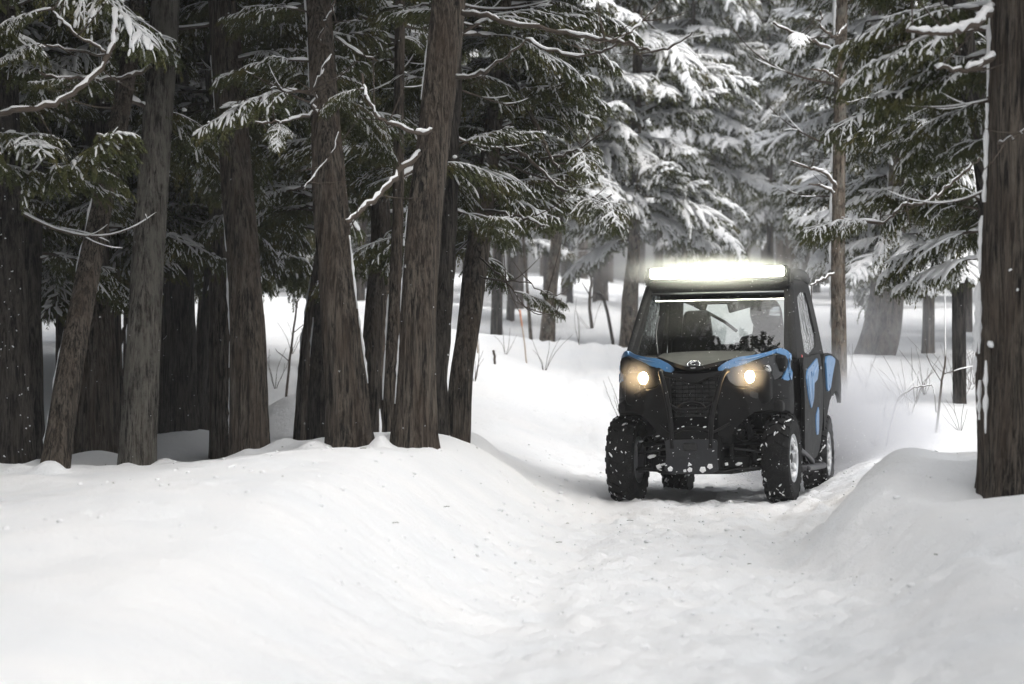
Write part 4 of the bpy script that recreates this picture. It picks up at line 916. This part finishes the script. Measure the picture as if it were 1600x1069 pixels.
# cowl, dash ------------------------------------------------------------
box('cowl', (0,.36,1.085), (1.12,.12,.05), 'black', bevel=.02)
for s in (-1,1): box('cowl_side', (s*.50,.20,1.04), (.26,.50,.14), 'black', bevel=.04)
box('engine_bay', (0,.05,.86), (1.1,.75,.26), 'black', bevel=.06)
box('dashboard', (0,.62,1.02), (1.08,.34,.16), 'black', bevel=.05)
for x in (-.02, .31): pipe('grab_handle', [(x-.05,.52,1.10),(x-.045,.50,1.13),(x+.045,.50,1.13),(x+.05,.52,1.10)], .006, 'black')
sw = pipe('steering_wheel', [(.30+.17*math.cos(a), .86+.17*math.sin(a)*.45, 1.13+.17*math.sin(a)*.89) for a in np.linspace(0,2*math.pi,25)], .013, 'black', k=0)
for a in (R(0),R(180),R(270)): pipe('spoke', [(.30,.87,1.12),(.30+.17*math.cos(a), .86+.17*math.sin(a)*.45, 1.13+.17*math.sin(a)*.89)], .010, 'black', sw, k=0)
pipe('steering_column', [(.30,.87,1.12),(.30,.62,.98)], .02, 'black', k=0)
for x in (-.29,.29):
    st = box('seat', (x,1.18,.62), (.46,.50,.16), 'seat', bevel=.05)
    box('seat_back', (x,1.46,.98), (.46,.13,.66), 'seat', st, rot=(-10,0,0), bevel=.06, taper=(.86,.8))
    box('headrest', (x,1.55,1.39), (.27,.10,.24), 'seat', st, rot=(-8,0,0), bevel=.07, taper=(.78,.8))
# cab frame, doors --------------------------------------------------------
def quadring(name, outer, inner, m, solid=.03, parent=None, bevel=.006):
    bm = bmesh.new(); n_ = len(outer); a_ = [bm.verts.new(p) for p in outer]; b_ = [bm.verts.new(p) for p in inner]
    for i in range(n_): bm.faces.new((a_[i], a_[(i+1)%n_], b_[(i+1)%n_], b_[i]))
    bmesh.ops.recalc_face_normals(bm, faces=bm.faces[:])
    return fin(bm, name, m, parent or car, True, bevel, solid, 0)
wr = quadring('windshield_frame', [(-.62,.33,1.085),(.62,.33,1.085),(.56,.845,1.665),(-.56,.845,1.665)], [(-.565,.352,1.118),(.565,.352,1.118),(.515,.800,1.615),(-.515,.800,1.615)], 'fabric', .03)
bm = bmesh.new(); bm.faces.new([bm.verts.new(p) for p in [(-.585,.343,1.11),(.585,.343,1.11),(.53,.806,1.625),(-.53,.806,1.625)]])
bm.normal_update(); fin(bm, 'windshield', 'glass', wr, False)
pipe('glass_edge_strip', [(-.515,.782,1.612),(.515,.782,1.612)], .008, 'alu', wr, k=0)
pipe('wiper', [(-.40,.33,1.13),(-.44,.50,1.31),(-.43,.60,1.43)], .006, 'steel', wr)
for s in (-1,1):
    sd = lambda y, z, o=0: Vector((s*(.655-.095*max(0,(z-1.1))/.56+.02*min(1,max(0,(y-.4)))+o), y, z))
    pipe('a_pillar', [sd(.34,1.07,-.02), sd(.60,1.38,-.02), sd(.86,1.66,-.02)], .034, 'fabric', k=4, seg=12)
    pipe('b_pillar', [sd(1.80,1.70,-.02), sd(1.92,1.40,-.02), sd(1.98,1.10,-.02)], .032, 'fabric', k=4, seg=12)
    pipe('roof_rail', [sd(.86,1.67,-.02), sd(1.3,1.705,-.02), sd(1.82,1.69,-.02)], .03, 'fabric', k=4)
    out = [(.36,1.08),(.62,1.36),(.89,1.67),(1.35,1.70),(1.80,1.69),(1.90,1.45),(1.98,1.14),(1.60,1.13),(1.25,1.12),(.80,1.09)]
    inn = [(.80,1.14),(.84,1.32),(.95,1.57),(1.22,1.625),(1.50,1.63),(1.60,1.50),(1.66,1.30),(1.52,1.20),(1.25,1.155),(1.0,1.12)]
    dr = sheet('door', rounded([(.42,1.09),(.80,1.10),(1.25,1.13),(1.60,1.15),(1.66,.95),(1.62,.55),(1.45,.34),(1.10,.30),(.62,.30),(.50,.42),(.44,.62),(.40,.90)],2), lambda y, z: Vector((s*(.655+.025*math.sin((z-.3)*3.2)), y, z)), 'black', solid=.03, cut=.09)
    fr_ = quadring('window_frame', [sd(*p) for p in out], [sd(*p) for p in inn], 'fabric', .02, dr)
    bm = bmesh.new(); bm.faces.new([bm.verts.new(sd(y, z, -.004)) for y, z in inn]); bm.normal_update(); fin(bm, 'window', 'vinyl', dr, False)
    dm = lambda y, z: Vector((s*(.672+.025*math.sin((z-.3)*3.2)), y, z))
    bp = sheet('door_panel', rounded([(.50,.93),(.60,1.00),(.90,1.045),(1.30,1.105),(1.36,1.02),(1.22,.93),(1.00,.90),(.95,.78),(.80,.70),(.62,.79)],3), dm, 'blue', dr, solid=.022, cut=.06)
    for poly in ([(.58,.92),(.66,.96),(.70,.80),(.78,.735),(.66,.80)], [(.92,.98),(1.28,1.06),(1.28,1.045),(.93,.955)], [(.84,.88),(.90,.96),(.90,.86),(.84,.76)]):
        sheet('graphic_stripe', poly, lambda y, z: dm(y, z)+Vector((s*.0245,0,0)), 'blue_light', dr, solid=.003, bevel=0, cut=.08)
    sheet('door_panel', rounded([(1.10,.64),(1.30,.74),(1.34,.50),(1.18,.50)],2), dm, 'blue', dr, solid=.02, cut=.06)
    sheet('door_lower', rounded([(.60,.34),(1.55,.38),(1.60,.70),(1.40,.52),(.95,.46),(.64,.50)],2), dm, 'steel', dr, solid=.012, cut=.08)
    box('door_handle', (s*.705,1.48,1.03), (.02,.12,.03), 'black_gloss', dr, bevel=.008)
    # step
    pipe('side_step', [(s*.60,.44,.27),(s*.70,.50,.25),(s*.72,.6,.25),(s*.72,1.5,.25),(s*.70,1.6,.26),(s*.60,1.66,.29)], .020, 'steel')
    box('step_plate', (s*.64,1.05,.262), (.13,1.05,.022), 'steel', bevel=.006)
    for y in (.62,.85,1.15,1.42): box('step_bracket', (s*.62,y,.31), (.035,.05,.14), 'steel', rot=(0,s*-18,0), bevel=.004)
    pipe('rocker_brace', [(s*.66,.40,.40),(s*.69,.75,.33),(s*.69,1.0,.29)], .022, 'steel')
    # rear quarter
    sheet('rear_fender', rounded([(1.68,1.14),(1.98,1.16),(2.55,1.10),(2.68,.95),(2.66,.74),(2.56,.80),(2.30,.86),(2.0,.80),(1.80,.62),(1.70,.50)],2), lambda y, z: Vector((s*(.665+.045*math.sin((y-1.6)*1.8)), y, z)), 'black', solid=.035, cut=.1)
    sheet('rear_panel', rounded([(1.74,1.12),(1.95,1.14),(2.2,1.11),(2.05,1.0),(1.92,.86),(1.80,.84)],2), lambda y, z: Vector((s*(.695+.045*math.sin((y-1.6)*1.8)), y, z)), 'blue', solid=.02, cut=.08)
    box('rear_flare', (s*.715,2.1,.92), (.035,.26,.22), 'black', bevel=.015)
    box('rear_arm', (s*.40,2.28,.32), (.36,.12,.05), 'black', rot=(0,s*3,0))
    pipe('rear_shock', [(s*.42,2.25,.32),(s*.30,2.2,.85)], .03, 'steel', k=0)
    box('marker_reflector', (s*.665,.62,1.105), (.012,.05,.022), 'red', bevel=.004)
    pipe('mud_flap_stay', [(s*.60,-.02,.70),(s*.66,.30,.74)], .01, 'black', k=0)
box('cargo_box', (0,2.3,.93), (1.22,.72,.30), 'black', bevel=.04)
box('firewall', (0,1.80,.80), (1.2,.06,.62), 'black', bevel=.02)
box('cab_floor', (0,1.1,.48), (1.16,1.3,.06), 'black', bevel=.01)
for s in (-1,1): box('inner_door', (s*.61,1.05,.80), (.03,1.3,.62), 'black', bevel=.01)
box('rear_gearbox', (0,2.25,.45), (.36,.5,.30), 'black', bevel=.05)
# rear window with frame and cage braces
rw = quadring('rear_window_frame', [(-.60,1.93,1.08),(.60,1.93,1.08),(.55,1.80,1.69),(-.55,1.80,1.69)], [(-.47,1.90,1.24),(.47,1.90,1.24),(.44,1.82,1.60),(-.44,1.82,1.60)], 'fabric', .03)
bm = bmesh.new(); bm.faces.new([bm.verts.new(p) for p in [(-.47,1.90,1.24),(.47,1.90,1.24),(.44,1.82,1.60),(-.44,1.82,1.60)]]); fin(bm, 'rear_window', 'rear_vinyl', rw, False)
pipe('roll_cage_brace', [(-.52,1.74,1.66),(-.10,1.78,1.42),(.0,1.79,1.34)], .013, 'black', k=0)
box('cage_gusset', (-.36,1.70,1.62), (.30,.03,.12), 'fabric', rot=(0,22,0), bevel=.01)
box('cage_gusset', (.16,1.70,1.60), (.46,.03,.12), 'fabric', rot=(0,-14,0), bevel=.01)
# roof ---------------------------------------------------------------------
def roofmap(x, y):
    e = abs(x)/.585; k = (y-.80)/1.12
    z = 1.735+.028*math.sin(min(1,max(0,k))*math.pi*.9)+.035*(e > .78)*1.0*min(1,(e-.78)/.1 if e > .78 else 0)*min(1,max(0,k*6))-.05*max(0,e-.93)/.07-.03*max(0,k-.75)/.25-.035*max(0,.08-k)/.08
    return Vector((x*(1-.03*k), y, z))
sheet('roof', rounded([(-.575,.86),(-.50,.80),(.50,.80),(.575,.86),(.59,1.3),(.575,1.88),(.48,1.94),(-.48,1.94),(-.575,1.88),(-.59,1.3)],3), roofmap, 'black', solid=.05, cut=.07, bevel=.012, off=-1)
for s in (-1,1): pipe('roof_edge', [(s*.555,.84,1.725),(s*.575,1.0,1.765),(s*.580,1.4,1.775),(s*.565,1.80,1.745),(s*.52,1.93,1.715)], .034, 'black', k=6, seg=12)
box('header', (0,.835,1.665), (1.10,.05,.075), 'fabric', bevel=.015)
mir = box('rear_view_mirror', (-.02,.90,1.565), (.30,.03,.075), 'black', bevel=.02, taper=(.8,1))
box('mirror_stalk', (-.02,.92,1.63), (.03,.03,.08), 'black', mir)
# light bar ------------------------------------------------------------------
lb_ = box('light_bar', (0,.775,1.765), (1.10,.075,.100), 'black', bevel=.01)
box('lit_lens', (0,.748,1.768), (1.055,.045,.084), 'led', lb_, bevel=.02)
for i in range(13): box('lens_divider', (-.48+i*.08,.7235,1.768), (.003,.004,.084), 'lens', lb_, bevel=0)
for s in (-1,1): box('end_bracket', (s*.558,.79,1.735), (.015,.07,.11), 'black', lb_, bevel=.003)
for i in range(16): box('cooling_fin', (-.5+i*.067,.815,1.77), (.004,.03,.05), 'black', lb_, bevel=0)
# snow caught on the bumper and arms
A = Acc(); g = np.random.default_rng(77)
for i in range(26):
    x = g.uniform(-.5,.5); z = g.uniform(.25,.75); y = -.62 if abs(x) < .2 else -.33+abs(x)*.3; s = g.uniform(.002,.006)
    q = np.array([x,y,z])+np.array([1.,0,.3])*(np.linspace(-1,1,4)*s*1.4)[:,None]; A.add(*sweep(q, s*np.array([.4,.9,.8,.3]), None, 6, .5, g), 0)
for (x,y,z,s) in ((-.33,-.36,.665,.012),(.36,-.36,.70,.013),(-.35,-.28,.36,.02),(-.26,-.3,.30,.014),(.30,-.28,.30,.016),(.44,-.2,.33,.010),(-.45,-.16,.47,.01),(.31,-.3,.55,.008),(-.30,-.3,.51,.01),(.10,-.60,.575,.008),(-.06,-.60,.58,.007)):
    q = np.array([x,y,z])+np.array([1.,0,.2])*(np.linspace(-1,1,5)*s*1.6)[:,None]; A.add(*sweep(q, s*np.array([.3,.9,1,.8,.3]), s*np.array([.3,.6,.7,.6,.3]), 8, .5, g), 0)
o = link('caught_snow', A.mesh('caught_snow', [M['ice_grey']]), car); o['kind'] = 'stuff'
# ------------------------------------------------------------------ the driver, seated behind the right half of the windshield
carM = Matrix.Translation(car.location) @ car.rotation_euler.to_matrix().to_4x4()
def person_mesh(chain_pts, edges, radii, name, material):
    me = bpy.data.meshes.new(name); me.from_pydata(chain_pts, edges, []); o = link(name, me); me.materials.append(material)
    s = o.modifiers.new('skin', 'SKIN')
    for i, r in enumerate(radii): me.skin_vertices[0].data[i].radius = (r, r)
    me.skin_vertices[0].data[0].use_root = True
    s.use_smooth_shade = True; s2 = o.modifiers.new('sub', 'SUBSURF'); s2.levels = s2.render_levels = 1
    return o
pj = [(.30,1.33,.76),(.30,1.37,1.00),(.30,1.40,1.22),(.30,1.385,1.33),(.30,1.37,1.45),
      (.13,1.38,1.22),(.08,1.20,1.02),(.17,.93,1.13),(.185,.885,1.16),
      (.47,1.38,1.22),(.52,1.20,1.02),(.43,.93,1.13),(.415,.885,1.16),
      (.20,1.28,.74),(.20,.90,.80),(.22,.74,.56),(.40,1.28,.74),(.40,.90,.80),(.38,.74,.56)]
pe = [(0,1),(1,2),(2,3),(3,4),(2,5),(5,6),(6,7),(7,8),(2,9),(9,10),(10,11),(11,12),(0,13),(13,14),(14,15),(0,16),(16,17),(17,18)]
pr = [.13,.14,.15,.06,.085,.085,.062,.042,.038,.085,.062,.042,.038,.10,.085,.065,.10,.085,.065]
jac = mat('dark_winter_jacket', (.03,.032,.036), .8)
drv = person_mesh(pj, pe, pr, 'person', jac)
drv.matrix_world = carM; tag(drv, 'driver in dark winter clothes and dark helmet, hands on the steering wheel behind the windshield', 'person')
bm = bmesh.new(); bmesh.ops.create_uvsphere(bm, u_segments=28, v_segments=16, radius=1)
for v in bm.verts:
    c = v.co; f = 1+.10*max(0, -c.z)*max(0,-c.y); v.co = Vector((c.x*.125, c.y*.155*f, c.z*.145))
bm.transform(Matrix.Translation((.30,1.35,1.455)))
hel = fin(bm, 'helmet', 'black_gloss', drv)
def visor():
    bm = bmesh.new(); rows = []
    for j in range(7):
        z = -.03+.09*j/6; rows.append([bm.verts.new((.30+.13*math.sin(a)*math.sqrt(1-(z/.16)**2), 1.345-.161*math.cos(a)*math.sqrt(1-(z/.16)**2), 1.465+z)) for a in np.linspace(-1.25,1.25,16)])
    for j in range(6):
        for i in range(15): bm.faces.new((rows[j][i],rows[j][i+1],rows[j+1][i+1],rows[j+1][i]))
    return fin(bm, 'visor', 'chrome', drv, True, 0, .004)
visor()
for sx in (-1, 1):                                       # gloved hands: palm, four curled fingers and a thumb round the rim
    c = Vector((.30+sx*.155, .865, 1.185)); A = Acc()
    A.add(*sweep(np.array([c+Vector((sx*.012,.035,-.02)), c+Vector((sx*.010,.012,-.005)), c+Vector((sx*.006,-.012,.004))]), np.array([.026,.036,.032]), np.array([.02,.02,.017]), 8), 0)
    for k, l in enumerate((.9,1.,.95,.8)):
        b = c+Vector((0,-.012,.030-.020*k)); a = np.linspace(0, 2.6*l, 6)
        A.add(*sweep(np.array([b+Vector((sx*(.018*math.cos(t)-.0), -.024*math.sin(t), 0)) for t in a]), np.array([.0105,.0105,.010,.0095,.009,.006]), None, 8), 0)
    A.add(*sweep(np.array([c+Vector((-sx*.012,.012,.012)), c+Vector((-sx*.022,-.006,.022)), c+Vector((-sx*.016,-.022,.030))]), np.array([.012,.011,.008]), None, 8), 0)
    link('glove', A.mesh('glove', [M['fabric']]), drv)

# ------------------------------------------------------------------ saplings, twigs, stakes
def stick(name, label, cat, limbs, material='wood', group=None, snow=True):
    """limbs: list of (list of (px,py,D), r0, r1) - first one is the stem"""
    W0 = at(*limbs[0][0][0]); z0 = min(W0.z, gz(W0.x, W0.y)-.08); base = Vector((W0.x, W0.y, z0)); root = empty(name, base, label, cat, group)
    for i, (pts, r0, r1) in enumerate(limbs):
        P = [at(*p)-base for p in pts]
        if i == 0: P[0].z = 0
        P = np.array([tuple(p) for p in spline(P, 4)])
        P[1:-1] += rng.normal(0, .0025, P[1:-1].shape); A = Acc(); A.add(*sweep(P, np.linspace(r0, r1, len(P)), seg=6), 0)
        link('stem' if i == 0 else 'twig', A.mesh('twig', [M[material]]), root)
        if snow and i < 3:
            A = Acc(); k = len(P); a, b = int(k*.3), k-1; s_ = P[a:b].copy(); s_[:,2] += np.linspace(r0, r1, k)[a:b]+.003
            if b-a > 3: A.add(*sweep(s_, .006*np.sin(np.linspace(.3,2.9,b-a))**.5, None, 6, .5), 0); link('twig_snow', A.mesh('twig_snow', [M['snow_fluff']]), root)
    return root
stick('sapling', 'bare slender sapling with a forked stem on the right bank before the huge trunk', 'sapling',
      [([(1462,662,25),(1470,610,25),(1477,560,25),(1476,500,25.1),(1477,440,25.2)], .012, .004), ([(1463,645,25),(1459,610,25),(1456,602,25)], .006, .003), ([(1474,585,25),(1510,575,25.2),(1540,570,25.4)], .004, .002), ([(1473,600,25),(1450,560,25),(1446,530,25)], .004, .002)])
stick('sapling', 'bent bare twig crossing an upright stem on the right bank, beside the forked sapling', 'sapling',
      [([(1382,654,24.5),(1400,630,24.5),(1418,612,24.5),(1438,604,24.5),(1456,602,24.6)], .007, .004), ([(1402,628,24.5),(1425,600,24.6),(1436,580,24.6)], .004, .002), ([(1380,652,24.5),(1384,630,24.5),(1388,606,24.5)], .006, .003)])
for i in range(16):
    px = [1318,1334,1352,1368,1408,1430,1445,1490,1500,1515,1522,1290,1300,1340,1422,1480][i]; D = rnd.uniform(24.5, 31); W = at(px, 600, D); zg = gz(W.x, W.y); py = 534.5+(1.2-zg)*F/D
    L_ = []; 
    for j in range(rnd.randint(3,6)):
        a = rnd.uniform(-.9,.9); l = rnd.uniform(30, 90); x1 = px+math.sin(a)*l; y1 = py-math.cos(a)*l
        L_.append(([(px,py+4,D),(px+(x1-px)*.5+rnd.uniform(-5,5),py+(y1-py)*.5,D),(x1+rnd.uniform(-8,8),y1,D+.2)], .0032, .0014))
    stick('bare_shrub', 'wispy leafless shrub poking through the drifting snow right of the vehicle', 'shrub', L_, group='wispy shrubs behind the right bank', snow=False)
for i, (px, D) in enumerate([(430,30),(455,33),(742,30),(850,34),(925,44),(560,31),(790,36),(905,38),(970,30),(400,31)]):
    W = at(px, 600, D); zg = gz(W.x, W.y); py = 534.5+(1.2-zg)*F/D; L_ = []
    for j in range(rnd.randint(3,6)):
        a = rnd.uniform(-.8,.8); l = rnd.uniform(25, 80); x1 = px+math.sin(a)*l; y1 = py-math.cos(a)*l
        L_.append(([(px,py+4,D),(px+(x1-px)*.5+rnd.uniform(-5,5),py+(y1-py)*.5,D),(x1,y1,D+.2)], .004, .0016))
    stick('bare_shrub', 'wispy leafless shrub in the snowy clearing beyond the left stand', 'shrub', L_, group='wispy shrubs of the clearing', snow=False)
stick('sapling', 'crooked bare sapling on the snow rise between the pale leaning trunk and the cab', 'sapling', [([(926,497,44),(921,470,44),(924,440,44),(918,420,44)], .03, .012), ([(922,462,44),(908,440,44)], .015, .006), ([(921,470,44),(935,450,44)], .012, .005)])
stick('fallen_branch', 'dead branch leaning down onto the snow beside the broad trunk behind the cab', 'branch', [([(960,488,42),(945,472,42),(930,458,42)], .03, .02)])
stick('sapling', 'thin dark stem leaning right in the bright gap left of the left-leaning trunk', 'sapling', [([(445,606,29),(453,560,29),(461,500,29),(464,470,29)], .014, .008), ([(452,565,29),(430,545,29)], .006,.003), ([(458,520,29),(478,505,29)], .006,.003)])
stick('leaning_pole', 'dead grey pole leaning between trunks at the far left gap', 'dead pole', [([(160,600,29),(182,545,29),(205,505,29),(235,470,29.5)], .05, .035)])
stick('leaning_pole', 'dark thin pole leaning left behind the grey lichened trunk', 'dead pole', [([(240,650,26),(185,600,26),(160,560,26)], .04, .025), ([(185,600,26),(196,570,26)], .01,.006)])
stick('fallen_branch', 'short broken tan limb lying low behind the tallest trunk', 'branch', [([(607,625,24),(595,605,24),(588,590,24)], .03, .028)], 'wood')
# orange-tipped stakes
M['orange'] = mat('orange_tape', (.55,.27,.18), .6); M['stake'] = mat('weathered_stake', (.42,.33,.26), .8)
for (bx, by, tx, ty, D, lb) in ((746,556,746,496,34,'thin stake with orange tip left of the other, in the clearing beyond the left stand'),(824,552,812,484,35,'thin leaning stake with orange tip, in front of the pale leaning trunk')):
    B_ = at(bx, by, D); zg = gz(B_.x, B_.y); by = max(by, 534.5+(1.2-zg)*F/D)
    r_ = stick('marker_stake', lb, 'stake', [([(bx,by,D),((bx+tx)/2,(by+ty)/2,D),(tx,ty,D)], .009, .008)], 'stake', snow=False)
    p = at(tx, ty, D)-r_.location; q = at(tx+(bx-tx)*.3, ty+(by-ty)*.3, D)-r_.location
    A = Acc(); A.add(*sweep(np.array([q, (p+q)/2, p]), .013, seg=6), 0); link('orange_tip', A.mesh('orange_tip', [M['orange']]), r_)
W = at(774, 560, 33); py = 534.5+(1.2-gz(W.x, W.y))*F/33
stick('post', 'short dark post stuck in the snow slope left of the vehicle', 'post', [([(774,py+6,33),(773,py-8,33),(771,py-22,33)], .015, .014)], snow=False)

# ------------------------------------------------------------------ airborne snow
A = Acc(); g = np.random.default_rng(3); oct_v = np.array([[1,0,0],[0,1,0],[-1,0,0],[0,-1,0],[0,0,1],[0,0,-1]], float); oct_q = np.array([[0,1,4,4],[1,2,4,4],[2,3,4,4],[3,0,4,4],[1,0,5,5],[2,1,5,5],[3,2,5,5],[0,3,5,5]])
def flake(c, s):
    V, Q = sweep(np.array([[c[0]-s,c[1],c[2]],[c[0],c[1],c[2]+s*.3],[c[0]+s,c[1],c[2]]]), s*np.array([.5,1,.5]), None, 4, .4, g); A.add(V, Q, 0)
for i in range(900):
    D = g.uniform(14, 30); flake((g.uniform(-.14,.18)*D*1.1, D, g.uniform(-.0,4)), g.uniform(.0015,.0032))
for i in range(450):                                   # denser round the vehicle
    c = np.array([1.5+g.normal(0,.7), 20.6+g.uniform(-1.2,.4), abs(g.normal(.9,.55))]); flake(c, g.uniform(.001,.0026))
for i in range(500):                                   # thrown up by the rear wheels
    c = np.array([2.5+g.normal(0,.35), 23.5+g.normal(0,.6), abs(g.normal(.05,.22))]); flake(c, g.uniform(.002,.005))
o = link('falling_snowflakes', A.mesh('snowflakes', [M['snow_fluff']])); tag(o, 'fine snowflakes blowing in the air round the vehicle', 'snowflakes', kind='stuff')
A = Acc(); g = np.random.default_rng(31)
for i in range(800):                                  # crumbs of broken snow along the trail and the foot of the banks
    D = g.uniform(10.5, 26); d = g.normal(0, .75); x = float(track_x(D))+d; s = g.uniform(.004, .010)*(1 if g.random() < .93 else 2.2); z = gz(x, D)+s*.25
    q = np.array([x, D, z])+np.array([1., g.uniform(-1,1), 0])*(np.linspace(-1,1,4)*s)[:,None]; A.add(*sweep(q, s*np.array([.35,.9,.85,.3]), s*np.array([.3,.8,.7,.3]), 6, .6, g), 0)
for i in range(110):                                   # and down the left bank
    D = g.uniform(11, 19); x = float(track_x(D))-g.uniform(.9, 3.4); s = g.uniform(.004, .016); z = gz(x, D)+s*.2
    q = np.array([x, D, z])+np.array([1., g.uniform(-1,1), 0])*(np.linspace(-1,1,4)*s)[:,None]; A.add(*sweep(q, s*np.array([.35,.9,.85,.3]), s*np.array([.3,.8,.7,.3]), 6, .6, g), 0)
o = link('snow_crumbs', A.mesh('snow_crumbs', [M['snow_fluff']])); tag(o, 'small crumbs of broken snow scattered on the trail', 'snow crumbs', kind='stuff')
A = Acc()
for i in range(60):                                   # shed cedar scales
    D = g.uniform(12, 24); x = float(track_x(D))+g.normal(-.6, 1.6); z = gz(x, D)+.004; a = g.uniform(0,6.28); l = g.uniform(.006,.022)
    A.add(*sweep(np.array([[x,D,z],[x+math.cos(a)*l,D+math.sin(a)*l,z+.003],[x+math.cos(a)*2*l,D+math.sin(a)*2*l,z+.002]]), .0018, None, 4), 0)
o = link('fallen_needles', A.mesh('fallen_needles', [M['leaf']])); tag(o, 'shed cedar scales and bark bits lying on the snow', 'needles', kind='stuff')
def mist(name, c, r, dens, label, col=(.95,.96,1), n1=2.2, an=.0):
    m = bpy.data.materials.new(name); m.use_nodes = True; n, l = m.node_tree.nodes, m.node_tree.links
    n.remove(n['Principled BSDF']); v = n.new('ShaderNodeVolumePrincipled'); l.new(v.outputs[0], n['Material Output'].inputs['Volume'])
    v.inputs['Color'].default_value = (*col, 1); v.inputs['Anisotropy'].default_value = an
    tc = n.new('ShaderNodeTexCoord'); ln = n.new('ShaderNodeVectorMath'); ln.operation = 'LENGTH'; l.new(tc.outputs['Object'], ln.inputs[0])
    mr = n.new('ShaderNodeMapRange'); mr.interpolation_type = 'SMOOTHERSTEP'; mr.inputs[1].default_value = 1; mr.inputs[2].default_value = .15; l.new(ln.outputs['Value'], mr.inputs[0])
    nz = noise(n, l, tc.outputs['Object'], n1, 3, .6); m1 = n.new('ShaderNodeMapRange'); m1.inputs[1].default_value = .36 if n1 < 5 else -1.; m1.inputs[2].default_value = .68 if n1 < 5 else 0.; l.new(nz, m1.inputs[0])
    mm = n.new('ShaderNodeMath'); mm.operation = 'MULTIPLY'; l.new(mr.outputs[0], mm.inputs[0]); l.new(m1.outputs[0], mm.inputs[1])
    m3 = n.new('ShaderNodeMath'); m3.operation = 'MULTIPLY'; l.new(mm.outputs[0], m3.inputs[0]); m3.inputs[1].default_value = dens; l.new(m3.outputs[0], v.inputs['Density'])
    if n1 > 5: m.cycles.volume_step_rate = .3
    bm = bmesh.new(); bmesh.ops.create_cube(bm, size=2); me = bpy.data.meshes.new(name); bm.to_mesh(me); bm.free(); me.materials.append(m)
    o = link(name, me, None, c); o.scale = r; tag(o, label, 'snow dust', kind='stuff'); return o
mist('snow_dust', (2.75,24.6,.35), (1.3,2.1,.95), 4.2, 'powder snow whirling up behind the right rear wheel')
mist('drifting_snow', (3.1,28.2,1.2), (2.1,3.2,1.3), .17, 'fine drifting snow veiling the trunks behind the vehicle')
def on_car(x, y, z): return tuple(carM @ Vector((x, y, z)))
mist('lamp_bloom_mist', on_car(0,.66,1.775), (1.1,.22,.18), 3., 'mist added to give bloom round the light bar', (1,1,.95), 6)  # added mist volumes imitate lens bloom round the bar and headlamps
for s_ in (-1, 1): mist('lamp_bloom_mist', on_car(s_*.42,-.50,.945), (.17,.12,.17), 2.2, 'mist added to give bloom round the '+('left' if s_ < 0 else 'right')+' headlamp', (1,.97,.92), 6)
mist('drifting_snow', at(900,440,41), (5.5,9,2.6), .022, 'fine snow hanging in the clearing left of the vehicle')
mist('falling_snow_veil', at(1180,280,47), (11,15,6.5), .005, 'veil of falling snow among the trees behind the vehicle')
# haze of falling snow over the whole place
m = bpy.data.materials.new('haze'); m.use_nodes = True; n, l = m.node_tree.nodes, m.node_tree.links
n.remove(n['Principled BSDF']); v = n.new('ShaderNodeVolumePrincipled'); l.new(v.outputs[0], n['Material Output'].inputs['Volume'])
v.inputs['Color'].default_value = (.97,.98,1,1); v.inputs['Density'].default_value = HAZE; v.inputs['Anisotropy'].default_value = .2
bm = bmesh.new(); bmesh.ops.create_cube(bm, size=1); me = bpy.data.meshes.new('haze'); bm.to_mesh(me); bm.free(); me.materials.append(m)
zlo = float(GZ.min())-1
o = link('haze', me, None, (0, 85, (zlo+26)/2)); o.scale = (196, 256, 26-zlo); tag(o, kind='stuff')
